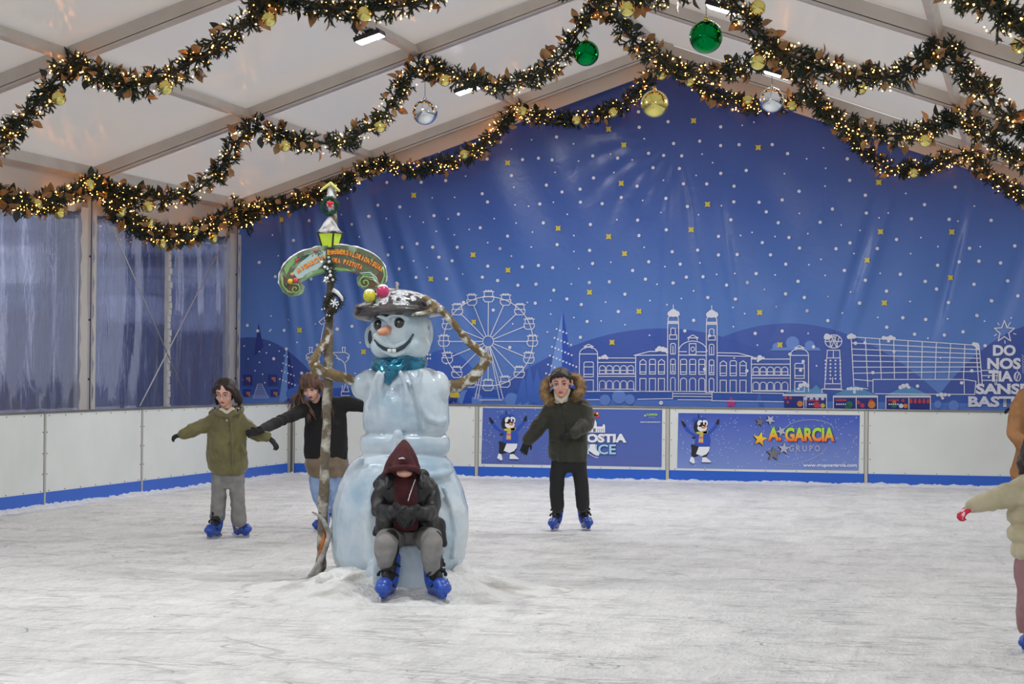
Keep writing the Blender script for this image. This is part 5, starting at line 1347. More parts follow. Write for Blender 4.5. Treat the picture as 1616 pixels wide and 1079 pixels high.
# beret
g = MB()
def tilt_ell(u, v, rx, rz, ry, roll, dy=0):
    c, s = math.cos(roll), math.sin(roll); ax = np.array([RT * c + ZZ * s, AW, ZZ * c - RT * s]); g.ell(Sn.p(u, v, dy), (Sn.r(rx), Sn.r(ry), Sn.r(rz)), ax, 0, 28, 16)
tilt_ell(628, 489, 73, 13, 66, math.radians(-2)); tilt_ell(636, 478, 60, 22, 56, math.radians(-9)); tilt_ell(592, 492, 36, 13, 40, math.radians(8), -.04); tilt_ell(668, 483, 36, 13, 40, math.radians(-14)); tilt_ell(620, 476, 40, 15, 44, math.radians(10), -.06)
hat = pm('beret_paint', (74, 70, 70), .3, var=(5, (40, 38, 40), .4, .6), coat=.5)
def snowtop(fc): return (fc[:, 2] - Sn.p(628, 486)[2] + .03 * vnoise(fc * 12, 3) > 0.012) & (vnoise(fc * 7, 8) + .8 * vnoise(fc * 34, 9) > .0)
V, N, F = remesh(g, .010, 3); V = V + N * (.008 * vnoise(V * 7, 14))[:, None]
o = MB().add(V, F); fc = np.array([V[list(f)].mean(0) for f in F]); o.m = [int(x) for x in snowtop(fc)]
ho = o.build('beret', [hat, pm('glitter_snow', (214, 216, 220), .35, var=(60, (150, 152, 158), .45, .6), bump=(90, .6, .01))], root)
g = MB(); Sn.limb(g, [(626, 466, -.02, 3), (626, 447, -.02, 2.5)]); g.build('beret_stalk', pm('stalk_paint', (170, 170, 168), .5), root)
for (u, v, c, lb) in ((583, 467, (196, 190, 40), 'yellow ball capped with snow'), (604, 459.5, (190, 36, 96), 'pink ball capped with snow')):
    g = MB(); Sn.ball(g, u, v, -.20, 10.2); Sn.ball(g, u, v - 4.6, -.195, 8.8, 6.6, 8.8, 1); g.build('beret_ball', [pm('ball_%d' % u, c, .3, coat=.5), SNOW], root, label=lb)
# branch arms
BARK = pm('lichen_bark', (116, 98, 66), .85, var=(16, (206, 206, 200), .50, .60), bump=(40, .8, .02))
BARK2 = pm('dark_bark', (108, 98, 82), .85, var=(12, (176, 172, 160), .50, .62), bump=(40, .8, .02))
def branch(pts, extra=()):
    g = MB(); Sn.limb(g, pts, 12)
    for e in extra: Sn.limb(g, e, 8)
    return skin(g, .009, 2, .006, 14, len(pts))
branch([(700, 610, 0, 11), (722, 609, -.02, 10), (740, 600, -.02, 9.5), (755, 586, -.02, 9), (769, 567, -.02, 8.5), (758, 555, -.05, 6.5), (740, 540, -.08, 6), (720, 515, -.12, 6), (702, 495, -.16, 6), (686, 483, -.2, 5), (668, 470, -.24, 3.5)],
       [[(690, 486, -.2, 5), (676, 491, -.24, 4), (652, 497, -.28, 2.5)], [(703, 497, -.16, 5), (706, 503, -.2, 4.5)], [(686, 480, -.2, 4), (670, 468, -.2, 2)]]).build('branch_arm', BARK, root)
branch([(575, 607, -.02, 10), (555, 601, -.04, 9), (535, 594, -.08, 8.5), (515, 588, -.10, 8), (498, 584, -.10, 8), (494, 572, -.10, 7.5), (502, 556, -.08, 7), (514, 540, -.06, 6.5), (521, 515, -.04, 5.5), (524, 492, -.02, 4.5)], [[(515, 589, -.1, 7), (500, 576, -.16, 5)]]).build('branch_arm', BARK, root)

# ------------------------------------------------------------------ pole, lantern and carved sign
root = empty('lantern_pole', on_z(505, 921), 'rough wooden pole with carved festive sign, green lantern and wreath beside the snowman', 'pole')
Sn2 = Fig(14.86)
g = MB(); Sn2.limb(g, [(503, 918, 0, 9), (508, 880, 0, 8.5), (510, 800, 0, 8.2), (513, 720, 0, 8), (516, 650, 0, 7.6), (519, 560, 0, 7.2), (521, 480, 0, 6.8), (522, 420, 0, 6.5), (522, 396, 0, 6)], 14)
Sn2.limb(g, [(527, 360, .05, 5), (527, 300, .05, 5.5), (523, 298, .05, 6)], 12)
Sn2.limb(g, [(521, 585, -.03, 7), (526, 590, -.03, 5)]); Sn2.limb(g, [(524, 395, .05, 5), (527, 355, .05, 5)])
skin(g, .010, 2, .007, 11, 3).build('trunk', BARK2, root)
g = MB(); Sn2.limb(g, [(482, 920, -.06, 4), (492, 905, -.06, 4.2), (503, 888, -.08, 4.2), (513, 868, -.09, 3.8), (519, 848, -.09, 3.8), (517, 836, -.09, 3.6), (511, 822, -.09, 4), (503, 813, -.09, 3), (493, 808, -.09, 2)]); Sn2.limb(g, [(498, 915, -.05, 5), (505, 897, -.08, 4)]); Sn2.limb(g, [(520, 846, -.09, 4), (524, 838, -.09, 3)])
skin(g, .008, 2, .004, 20, 6).build('driftwood_prop', pm('grey_driftwood', (170, 168, 164), .8, var=(14, (122, 118, 112), .4, .65), bump=(40, .6, .02)), root)
g = MB(); Sn2.limb(g, [(506, 875, -.06, 4.5), (509, 860, -.07, 5), (512, 845, -.07, 4), (512, 835, -.06, 1)]); skin(g, .008, 2, .004, 24, 5).build('split_heartwood', pm('orange_wood', (184, 108, 48), .7, var=(20, (120, 70, 34), .4, .6)), root)
# lantern
lc = (521, 0)
g = MB()
def sq(u, v, w, dy=0): c = Sn2.p(u, v, dy); return [c + RT * math.cos(a) * Sn2.r(w) * 1.3 + AW * math.sin(a) * Sn2.r(w) * 1.3 for a in [math.radians(20 + 90 * k) for k in range(4)]]
T_, B_ = sq(521, 367, 15.5, -.06), sq(521, 392, 9.8, -.06)
g.add(T_ + B_, [(0, 1, 5, 4), (1, 2, 6, 5), (2, 3, 7, 6), (3, 0, 4, 7), (0, 3, 2, 1), (4, 5, 6, 7)]); g.build('lantern_glass', pm('green_lit_glass', (176, 204, 44), .35, emit=((.45, .62, .06), .25)), root, False)
g = MB()
for k in range(4): g.cap(T_[k], B_[k], .007, .007, 6); g.cap(T_[k], T_[(k + 1) % 4], .009, .009, 6); g.cap(B_[k], B_[(k + 1) % 4], .009, .009, 6)
g.build('lantern_frame', pm('lantern_black', (40, 44, 36), .5), root)
g = MB(); C = [Sn2.p(520.5, v, -.06) for v in (368, 365, 359, 352, 346, 341)]; n = 6
g.loft(C, np.repeat(RT[None], n, 0), np.repeat(AW[None], n, 0), [Sn2.r(q) for q in (20, 19, 14, 10.5, 5, 1.2)], [Sn2.r(q) for q in (20, 19, 14, 10.5, 5, 1.2)], 16); 
skin(g, .008, 1, .004, 16, 7).build('lantern_roof', pm('snowy_roof', (196, 196, 196), .7, var=(18, (130, 126, 122), .45, .62)), root)
g = MB(); P = [Sn2.p(520 + 11 * math.cos(t), 325 - 12.5 * math.sin(t), -.06) for t in np.linspace(0, 2 * math.pi, 25)]; g.tube(P, Sn2.r(2.4), 8); fur(g, P, .012, 700, .018, 5, 0, .0022); g.build('small_wreath', pm('wreath_green', (24, 70, 50), .6), root)
g = MB()
for u, v, r in ((521, 321, 3.4), (518, 320, 2.6), (524, 320, 2.6), (521, 325, 2.4), (519, 324, 2)): Sn2.ball(g, u, v, -.09, r)
g.build('red_bow', pm('bow_red', (206, 30, 34), .35), root)
g = MB(); Sn2.limb(g, [(521, 300, -.01, 4.5), (522, 312, -.01, 7), (523, 322, 0, 7)]); Sn2.limb(g, [(521, 328, -.04, 3.5), (521, 332, -.04, 3)]); skin(g, .007, 2, .004, 22, 4).build('snow_cap', SNOW, root)
g = MB(); Sn2.limb(g, [(508, 299, -.03, 2.0), (522, 289, -.03, 2.6), (535, 301, -.03, 2.0)]); g.build('yellow_gable', pm('gable_yellow', (206, 206, 110), .5), root)
# sign board
OUT = [(480, 452), (478, 461), (470, 466), (457, 467), (447, 460), (441, 448), (441, 432), (448, 418), (460, 406), (476, 397), (495, 391), (515, 387.5), (540, 386.5), (562, 390), (582, 397), (598, 407), (607, 420), (610, 436), (607, 448), (599, 455), (586, 457.5), (574, 456), (565, 449), (564, 439), (570, 432), (560, 430), (545, 427.5), (528, 427), (510, 430), (494, 435), (482, 441), (474, 446)]
SD = -.10; OP = [np.array(Sn2.p(u, v, SD)) for u, v in OUT]
P, _ = resample(OP + [OP[0]], .012); k = len(P)
g = MB(); cB = P + AW * .045
g.add(np.vstack([P, cB]), [tuple(range(k)), tuple(range(k, 2 * k))[::-1]] + [(i, (i + 1) % k, (i + 1) % k + k, i + k) for i in range(k)])
# raised snowy rim
sg = g.build('sign_board', pm('sign_green', (86, 96, 66), .45, var=(13, (140, 160, 130), .46, .6), coat=.4), root, False)
def sgp(u, v, o=.004): return Sn2.p(u, v, SD - o)
g = MB(); top = [p for p in OUT[5:19]]; g.tube([sgp(u, v, -.02) for u, v in top], Sn2.r(2.1), 8); skin(g, .006, 1, .004, 30, 2).build('snowy_edge', SNOW, sg)
g = MB(); bot = [OUT[i] for i in (18, 19, 20, 21, 22, 23, 24, 25, 26, 27, 28, 29, 30, 31, 0, 1, 2, 3, 4, 5)]; g.tube([sgp(u, v, -.004) for u, v in bot], Sn2.r(1.1), 6); g.build('painted_edge', pm('edge_green', (120, 160, 110), .4), sg)
GA = pm('scroll_brown', (96, 54, 34), .4, coat=.4); GB = pm('scroll_green', (120, 166, 96), .35, coat=.4); GC = pm('scroll_pale', (176, 200, 196), .4, coat=.3)
g = MB()
def spiral(cx, cy, r0, turns, sgn, ph):
    return [sgp(cx + sgn * r0 * (1 - t) * math.cos(ph + turns * 2 * math.pi * t), cy - r0 * (1 - t) * math.sin(ph + turns * 2 * math.pi * t), .006) for t in np.linspace(0, .93, 26)]
g.tube(spiral(576, 446, 10.5, 1.7, 1, .9), Sn2.r(1.4), 6, 1); g.tube(spiral(466, 456, 9, 1.6, -1, 1.0), Sn2.r(1.3), 6, 1)
for q in range(4): g.tube([sgp(568 + q * 2, 431 + q * 2.2), sgp(584 + q * 2, 430 + q * 4), sgp(594 + q * 1.5, 438 + q * 4), sgp(597 + q, 447 + q * 1.5)], Sn2.r(1.0), 6, 1 if q % 2 else 2)
g.tube([sgp(604, 420), sgp(607, 434), sgp(603, 447), sgp(592, 453)], Sn2.r(1.6), 6, 1); g.tube([sgp(445, 436), sgp(446, 450), sgp(454, 460), sgp(462, 462)], Sn2.r(1.6), 6, 1)
for pts, m in (([(540, 427), (560, 428), (574, 434), (590, 436), (600, 430), (604, 440), (598, 450), (586, 453), (574, 452), (568, 444), (572, 434), (556, 430)], 0), ([(446, 434), (454, 440), (464, 448), (474, 448), (474, 458), (464, 462), (452, 458), (446, 448)], 0), ([(516, 424), (530, 422), (548, 424), (560, 429), (545, 427), (530, 426)], 1),
               ([(478, 436), (490, 428), (505, 424), (515, 424), (514, 428), (498, 432), (484, 439)], 1), ([(462, 430), (474, 414), (490, 402), (514, 394), (514, 414), (500, 426), (484, 436), (470, 440)], 2), ([(448, 424), (456, 412), (466, 404), (470, 408), (458, 422), (452, 434)], 1)):
    g.add([sgp(u, v, .0035) for u, v in pts], [tuple(range(len(pts)))], m)
g.build('scrollwork', [GA, GB, GC], sg)
g = MB(); R_ = random.Random(4)
for i in range(34):
    t = R_.random(); u = 466 + 50 * t; v = 410 - 14 * t + R_.uniform(-3, 4); g.ell(sgp(u, v), (Sn2.r(R_.uniform(.8, 1.8)),) * 3, None, R_.choice((0, 0, 0, 1)), 6, 4)
for i in range(26):
    t = R_.random(); u = 546 + 44 * t; v = 396 + 16 * t * t + R_.uniform(-3, 3); g.ell(sgp(u, v), (Sn2.r(R_.uniform(.8, 1.8)),) * 3, None, 0, 6, 4)
for u, v, m, r in ((468, 411, 1, 2.6), (497, 396, 1, 2.4), (458, 444, 2, 4.6), (467, 442, 3, 4.4), (461, 433, 4, 3), (453, 449, 0, 3)): g.ell(sgp(u, v, .004), (Sn2.r(r),) * 3, None, m, 10, 6)
g.build('painted_holly_print', [pm('holly_green', (44, 96, 76), .4), pm('berry_red', (196, 56, 60), .35), pm('fruit_yellow', (222, 176, 48), .3), pm('fruit_pink', (206, 70, 80), .3), pm('fruit_orange', (214, 150, 110), .4)], sg)
def arc_text(s, path, hgt, m0, m1, bold=.05):
    """letters set one by one along a pixel path"""
    g = MB(); path = np.array(path, float); d = np.r_[0, np.cumsum(np.linalg.norm(np.diff(path, axis=0), axis=1))]; n = len(s); adv = d[-1] / n
    for i, ch in enumerate(s):
        if ch == ' ': continue
        t = (i + .5) * adv; c = np.array([np.interp(t, d, path[:, k]) for k in (0, 1)]); e = np.array([np.interp(min(t + 1, d[-1]), d, path[:, k]) for k in (0, 1)]) - np.array([np.interp(max(t - 1, 0), d, path[:, k]) for k in (0, 1)]); e /= np.linalg.norm(e); nn = np.array((e[1], -e[0]))
        V, F = text_mesh(ch, bold); w = adv * (.88 if ch not in 'I.' else .4)
        for (o, m, dx) in ((.006, m0, .7), (.008, m1, 0)):
            Q = [c + e * ((v[0] - .5) * w + dx) + nn * ((v[1] - .5) * hgt - dx) for v in V]
            # upper part yellow, lower part red: split by letter height
            g.add([sgp(q[0], q[1], o) for q in Q], F, m)
    return g
LM = [pm('letter_dark', (150, 26, 18), .4), pm('letter_orange', (240, 150, 48), .35), pm('letter_yellow', (240, 206, 70), .35)]
g = arc_text('EGUBERRI', [(516, 398), (536, 397), (556, 400)], 8.0, 0, 1); g.merge(arc_text('ZORIONTSUAK', [(556, 401), (572, 407), (588, 415), (605, 426)], 8.2, 0, 1)); g.merge(arc_text('URA PIZTUTA', [(524, 410), (545, 413), (572, 422)], 7.6, 0, 1))
g.merge(arc_text('EGUBERRI', [(516, 396.4), (536, 395.4), (556, 398.4)], 2.6, 2, 2), None); 
g2 = MB()
g.build('painted_greeting', LM, sg, False)
g = arc_text('A.GARCIA', [(468, 428), (485, 418), (512, 404)], 8.2, 0, 1); g.build('painted_name', LM, sg, False)
# bell, fir posy, side wreath
g = MB(); C = [Sn2.p(515, v, -.12) for v in (435, 437, 440, 443, 445)]; n = 5; g.loft(C, np.repeat(RT[None], n, 0), np.repeat(AW[None], n, 0), [Sn2.r(q) for q in (1, 3.6, 4.2, 5.4, 7.2)], [Sn2.r(q) for q in (1, 3.6, 4.2, 5.4, 7.2)], 16); g.ell(Sn2.p(515, 445.5, -.12), Sn2.r(1.6)); g.build('silver_bell', pm('bell_silver', (206, 210, 210), .2, .9), root)
g = MB(); P = [Sn2.p(u, v, -.10) for u, v in ((517, 412), (520, 422), (519, 432), (523, 440))]; fur(g, P, .035, 700, .028, 6, 0, .0025); 
for i in range(16): g.ell(P[i % 4] + nrg.normal(size=3) * .018 - AW * .03, .010, None, 1, 8, 6)
g.build('snowy_posy', [pm('posy_green', (52, 66, 50), .7), SNOW], root)
g = MB(); P = [Sn2.p(u, v, -.07) for u, v in ((514, 490), (515, 476), (521, 466), (530, 462), (539, 470), (536, 481), (526, 490), (518, 500), (520, 508))]; g.tube(P, Sn2.r(2.2), 8, 0); fur(g, P, .02, 1100, .017, 7, 0, .0025)
g.tube([Sn2.p(u, v, -.10) for u, v in ((525, 457), (532, 461), (539, 469), (541, 475))], [Sn2.r(3.4), Sn2.r(3), Sn2.r(2.5), Sn2.r(1.5)], 8, 1)
for u, v in ((513, 468), (512, 487), (520, 498), (531, 486), (534, 480), (516, 497), (508, 488)): g.ell(Sn2.p(u, v, -.11), Sn2.r(1.3), None, 1, 8, 6)
g.build('side_wreath', [pm('wreath_dark', (62, 62, 48), .7), SNOW], root)
g = MB()
for k in range(3):
    a = math.radians(60 * k + 15); g.cap(Sn2.p(527.5 + 6 * math.cos(a), 478 - 6 * math.sin(a), -.13), Sn2.p(527.5 - 6 * math.cos(a), 478 + 6 * math.sin(a), -.13), Sn2.r(1.1), Sn2.r(1.1), 6)
g.build('snowflake_star', SNOW, root)

# trodden snow heaped round the statue
g = MB(); c0 = on_z(625, 932); nr, na = 26, 90; V = []
for i in range(nr + 1):
    for j in range(na):
        t = i / nr; a = 2 * math.pi * j / na; R0 = 1.02 + .10 * math.sin(3 * a + 1) + .07 * math.sin(5 * a)
        V.append(c0 + RT * (R0 * t * math.cos(a) * 1.05) + AW * (R0 * t * math.sin(a) * .95 - .05) + ZZ * 0)
V = np.array(V); t = np.repeat(np.linspace(0, 1, nr + 1), na)
h = .115 * np.clip(1 - ((t - .36) / .60).clip(0) ** .75, 0, 1) * (t < .985)
V[:, 2] = h * (1 + .35 * vnoise(V * 6, 31)) + .012 * vnoise(V * 17, 32) * (t < .9) + .006 * vnoise(V * 45, 33) * (t < .95) + .001 - .01 * (t > .98)
g.add(V, [(i * na + j, i * na + (j + 1) % na, (i + 1) * na + (j + 1) % na, (i + 1) * na + j) for i in range(nr) for j in range(na)])
g.ell(Sn2.p(513, 913, -.30), (.062, .062, .045), None, 0, 16, 10); g.ell(Sn2.p(727, 905, -.12), (.09, .07, .06), None, 0, 16, 10); g.ell(Sn2.p(540, 910, -.28), (.05, .05, .04), None, 0, 16, 10); g.ell(Sn2.p(525, 905, -.10), (.06, .06, .05), None, 0, 16, 10); g.ell(Sn2.p(497, 916, .02), (.06, .06, .05), None, 0, 12, 8)
tag(g.build('snow_mound', pm('trodden_snow', (226, 226, 224), .7, var=(3.0, (160, 156, 148), .46, .70), bump=(34, .8, .03))), 'low mound of trodden greyish snow heaped round the foot of the statue', 'snow', kind='stuff')

# ------------------------------------------------------------------ people
FS = 1.0
def person(D, u0, v0, label):
    root = empty('person', on_z(u0, v0), label, 'person'); return root, Fig(D)
def cloth(g, mat, name, root, amp=.006, freq=9, seed=1, vox=.010, sm=3, ridge=True, aniso=(1, 1, 1), label=None):
    return skin(g, vox, sm, amp, freq, seed, ridge, aniso).build(name, mat, root, label=label)
OLIVE = pm('olive_nylon', (112, 106, 62), .55, var=(5, (92, 86, 50), .4, .65), sheen=.2)
DOLIVE = pm('dark_olive_parka', (50, 50, 38), .7, var=(6, (40, 40, 31), .4, .65), sheen=.15)
BLACKC = pm('black_knit', (20, 20, 23), .85); BLACKP = pm('black_puffer', (17, 18, 21), .5); BLKG = pm('black_glove', (22, 22, 25), .75)
GREYT = pm('grey_sweatpants', (136, 134, 132), .9, var=(14, (122, 120, 119), .4, .65)); BLKT = pm('black_trousers', (28, 28, 31), .8)
HAIRD = pm('dark_brown_hair', (46, 32, 28), .5, var=(40, (30, 20, 18), .4, .6), stretch=(1, 1, .15)); HAIRB = pm('brown_hair', (112, 82, 62), .5, var=(40, (78, 54, 40), .4, .6), stretch=(1, 1, .15)); HAIRK = pm('very_dark_hair', (36, 26, 22), .55)
FURM = pm('tan_fur', (176, 146, 104), .9, var=(14, (132, 104, 72), .4, .6)); CREAM = pm('cream_knit', (206, 196, 178), .9)

def body_core(root, F, head_c, ax, h, neck, torso_rows, arms, legs, skinmat, hands=()):
    g = MB(); head_shapes(g, head_c, ax, h)
    g.cap(head_c + np.array((0, .02, -.06)) * h @ ax, neck, .042 * h, .05 * h, 14)
    F.rings(g, torso_rows, 20)
    for a in arms: F.limb(g, [(*q[:3], q[3] * .85) for q in a], 10)
    for a in legs: F.limb(g, [(*q[:3], q[3] * .72) for q in a], 12)
    for q in hands: g.merge(q)
    return skin(g, .0075, 2).build('body', skinmat, root)

# ---- girl in the olive jacket
root, F = person(19.06, 357, 848, 'girl in glasses, olive jacket and grey trousers, skating with arms held out')
ax = euler_axes(-.18, .42, -.04); ax[0] *= 1.1; hc = F.p(354.5, 619.5, -.06); h = 1.0
body_core(root, F, hc, ax, h, F.p(359, 652), [(655, 342, 376), (690, 340, 380), (735, 342, 382), (748, 345, 380)],
          [[(344, 663, 0, 7), (318, 675, -.02, 6), (290, 684, -.05, 4.5)], [(376, 662, 0, 7), (400, 681, -.02, 6), (424, 691, -.06, 4.5)]],
          [[(349, 745, 0, 12), (346, 790, -.03, 8.5), (342, 828, 0, 6)], [(371, 745, 0, 12), (372, 790, -.03, 8.5), (375, 830, 0, 6)]], SKIN_F)
face_parts(root, hc, ax, h, HAIRD, True)
g = MB()
for s in (-1, 1):
    P = [hc + np.array((s * .031 + .023 * math.cos(t), -.094, .008 + .018 * math.sin(t))) * h @ ax for t in np.linspace(0, 2 * math.pi, 15)]; g.tube(P, .0016, 5)
    g.tube([hc + np.array(q) * h @ ax for q in ((s * .054, -.092, .012), (s * .078, .0, .012))], .0015, 5)
g.tube([hc + np.array(q) * h @ ax for q in ((-.009, -.097, .010), (0, -.1, .013), (.009, -.097, .010))], .0016, 5); g.build('glasses', pm('glasses_frame', (150, 150, 160), .3, .6), root)
# hair: cap, locks to the shoulders and a gathered tail on the image right
g = MB()
def hp(x, y, z): return hc + np.array((x, y, z)) * h @ ax
g.ell(hp(0, .024, .044), np.array((.083, .096, .084)) * h, ax, 0, 20, 14); g.ell(hp(0, .05, 0), np.array((.082, .075, .10)) * h, ax, 0, 20, 14)
for s in (-1, 1): g.chain([hp(s * .035, -.060, .088), hp(s * .070, -.035, .045), hp(s * .080, -.008, -.02), hp(s * .078, .01, -.085)], [.014, .018, .018, .012], 8)
g.chain([hp(.06, .04, .04), hp(.098, .03, -.03), hp(.112, .03, -.085), hp(.105, .02, -.125)], [.03, .032, .028, .012], 10); g.chain([hp(-.06, .05, 0), hp(-.08, .04, -.08), hp(-.075, .03, -.12)], [.03, .024, .012], 10)
V, N, Fc = remesh(g, .0075, 2); k = V @ ax[0] * 90 + vnoise(V * 20, 2) * 2
keep = V + N * (.0035 * np.sin(k))[:, None]; MB().add(keep, Fc).build('hair', HAIRD, root)
g = MB()
F.rings(g, [(750, 352, 368, 0, 14), (747, 338, 386, 0, 22), (738, 328, 392, 0, 26), (715, 326, 391, 0, 25), (695, 328, 389, 0, 24), (675, 329, 388, 0, 22), (660, 333, 384, 0, 19), (651, 342, 375, 0, 14), (645, 348, 370, 0, 10)], 28)
F.limb(g, [(341, 662, 0, 11.5), (328, 669, -.01, 11), (315, 675, -.02, 10.5), (302, 679, -.03, 10), (290, 684, -.05, 8.5)]); F.limb(g, [(377, 661, 0, 11.5), (390, 672, -.01, 11), (400, 681, -.02, 10.5), (411, 687, -.04, 10), (420, 689, -.06, 8.5)])
F.limb(g, [(335, 652, .05, 5), (330, 650, .12, 6)][:1] + [(341, 648, .06, 6)]); 
F.limb(g, [(340, 650, -.02, 5.5), (349, 653, -.10, 4.5), (358, 657, -.12, 4)]); F.limb(g, [(378, 648, -.02, 5.5), (369, 652, -.10, 4.5), (361, 657, -.12, 4)]); F.limb(g, [(340, 648, .08, 7), (358, 644, .16, 8), (377, 646, .08, 7)])
F.limb(g, [(364, 660, -.125, 1.6), (367, 690, -.145, 1.6), (367, 740, -.15, 1.6)], 8)
F.limb(g, [(333, 712, -.12, 2), (339, 728, -.13, 2)], 8); F.limb(g, [(381, 700, -.11, 2), (388, 716, -.11, 2.2)], 8)
cloth(g, OLIVE, 'jacket', root, .009, 14, 3, .009, 2)
g = MB(); F.limb(g, [(350, 648, -.075, 5), (358, 655, -.09, 6), (366, 647, -.075, 5)]); F.limb(g, [(358, 655, -.085, 6), (359, 664, -.10, 3)]); cloth(g, CREAM, 'white_collar', root, .002, 20, 2, .006)
g = MB(); F.limb(g, [(339, 646, -.03, 4), (345, 652, -.08, 4.2), (350, 656, -.105, 3)]); F.limb(g, [(378, 644, -.03, 4), (372, 650, -.08, 4.2), (367, 655, -.105, 3)])
cloth(g, pm('spotted_lining', (40, 38, 38), .9, var=(60, (190, 184, 176), .52, .56)), 'spotted_hood_lining', root, .002, 20, 2, .006)
g = MB()
F.rings(g, [(770, 345, 376, 0, 14), (755, 336, 386, 0, 17), (742, 338, 384, 0, 17), (730, 342, 380, 0, 14)], 20)
F.limb(g, [(347, 752, 0, 13), (346, 775, -.03, 11.5), (345, 795, -.03, 11), (343, 810, -.01, 11.5), (343, 814, 0, 11.5)]); F.limb(g, [(373, 752, 0, 13), (374, 775, -.03, 11.5), (375, 795, -.03, 11), (376, 812, -.01, 12), (377, 820, 0, 11.5)])
cloth(g, GREYT, 'trousers', root, .007, 13, 5, .009, 2)
for W, d, sd in (((290, 684, -.05), (-1, 0, -.35), 1), ((425, 691, -.06), (.75, -.1, -.8), -1)):
    dv = RT * d[0] + AW * d[1] + ZZ * d[2]; skin(hand(F.p(*W), dv, ZZ * .8 - AW * .4 + RT * .3, sd, .88, .5), .0035, 1).build('glove', BLKG, root)
put_skate(root, on_z(339, 849), -.35, .95); put_skate(root, on_z(379, 847), .7, .95)

# ---- girl in black behind the pole
root, F = person(19.9, 516, 841, 'girl with long brown hair and fringe in black jumper, leaning behind the wooden pole')
ax = euler_axes(-.14, .50, .16); ax[0] *= 1.1; hc = F.p(491, 611, -.12); h = 1.02
body_core(root, F, hc, ax, h, F.p(502, 640), [(645, 486, 530), (690, 490, 538), (735, 492, 540), (750, 492, 536)],
          [[(486, 648, 0, 8), (446, 663, -.4, 6), (405, 682, -.86, 4.5)], [(532, 640, 0, 8), (566, 640, .02, 6), (592, 646, -.02, 4.5)]],
          [[(500, 750, 0, 11), (506, 790, .0, 8), (512, 828, .05, 5.5)], [(524, 750, 0, 11), (528, 790, .0, 8), (534, 824, .08, 5.5)]], SKIN_P)
face_parts(root, hc, ax, h, HAIRB, True, pm('dark_lips', (150, 66, 70), .35))
g = MB()
g.ell(hp(0, .020, .040), np.array((.086, .100, .088)) * h, ax, 0, 20, 14); g.ell(hp(0, .05, 0), np.array((.085, .075, .10)) * h, ax, 0, 20, 14)
for i in range(9):   # fringe
    x = -.052 + .013 * i; g.chain([hp(x * .7, -.045, .118), hp(x * 1.0, -.082, .085), hp(x * 1.05, -.092, .040)], [.014, .013, .007], 7)
V, N, Fc = remesh(g, .0075, 2); V = V + N * (.003 * np.sin(V @ ax[0] * 150))[:, None]; hm = MB().add(V, Fc)
R_ = np.random.default_rng(5)
for i in range(70):
    s = -1 if i % 2 else 1; q = R_.random()
    st = hp(s * (.03 + .03 * R_.random()), -.02 + .07 * R_.random(), .10); md = hp(s * (.084 + .012 * R_.random()), -.035 + .09 * q, -.01)
    if s < 0: e = F.p(480 - 30 * R_.random() ** 2.0 + 14 * R_.random(), 642 + 20 * R_.random(), -.16 + .1 * q); m2 = (md + e) / 2 + ZZ * .02 - RT * .015
    else: e = F.p(506 + 24 * R_.random(), 652 + 16 * R_.random(), -.17 + .12 * q); m2 = (md + e) / 2 + RT * .01
    P, _ = resample([st, md, m2, e], .03); n = len(P); hm.tube(P, .013 * np.clip(1.15 - np.linspace(0, 1, n) ** 2, .15, 1), 6, flat=.55)
for i in range(16):
    st = hp(-.07, .02, .0); e = F.p(484 + 16 * R_.random(), 652 + 16 * R_.random(), -.17); P, _ = resample([st, hp(-.082 + .02 * R_.random(), -.05, -.07), e], .03); hm.tube(P, .012 * np.clip(1.1 - np.linspace(0, 1, len(P)) ** 2, .2, 1), 6, flat=.5)
hm.build('long_hair', HAIRB, root)
g = MB()
F.rings(g, [(724, 482, 549, 0, 24), (716, 480, 549, 0, 26), (695, 480, 548, 0, 24), (670, 481, 547, 0, 22), (652, 480, 546, 0, 20), (640, 484, 543, 0, 17), (630, 494, 532, 0, 12), (625, 500, 524, 0, 9)], 28)
F.limb(g, [(490, 644, 0, 13), (470, 651, -.2, 10.5), (446, 662, -.42, 9), (425, 672, -.64, 8), (410, 680, -.92, 7)]); F.limb(g, [(530, 640, 0, 14), (550, 637, .01, 12), (570, 641, .02, 10), (588, 645, 0, 8.5)])
cloth(g, BLACKC, 'black_jumper', root, .006, 9, 6)
g = MB(); F.rings(g, [(752, 492, 545, 0, 22), (747, 486, 549, 0, 25), (735, 482, 550, 0, 26), (722, 481, 549, 0, 25), (712, 486, 545, 0, 22)], 28); cloth(g, pm('taupe_satin', (132, 114, 92), .4, var=(6, (108, 92, 74), .4, .6)), 'taupe_hem', root, .010, 9, 7)
g = MB(); F.rings(g, [(772, 494, 534, 0, 15), (758, 487, 541, 0, 18), (744, 488, 542, 0, 18), (735, 494, 536, 0, 15)], 20)
F.limb(g, [(500, 758, 0, 12.5), (504, 785, -.02, 11), (510, 800, .0, 9), (513, 822, .05, 7.5)]); F.limb(g, [(526, 758, 0, 12.5), (528, 785, 0, 10.5), (532, 818, .08, 8)])
cloth(g, pm('light_blue_denim', (150, 174, 210), .85, var=(10, (124, 150, 192), .4, .65)), 'jeans', root, .005, 9, 8)
for W, d, sd, bk in (((409, 681, -1.0), (-1, -.1, -.15), 1, -AW + ZZ * .4), ((592, 646, -.02), (1, -.5, -.1), -1, ZZ)):
    dv = RT * d[0] + AW * d[1] + ZZ * d[2]; skin(hand(F.p(*W), dv, bk, sd, .92, .7), .0035, 1).build('glove', BLKG, root)
put_skate(root, on_z(509, 838), -.6, .82); put_skate(root, on_z(532, 834), .2, .82)

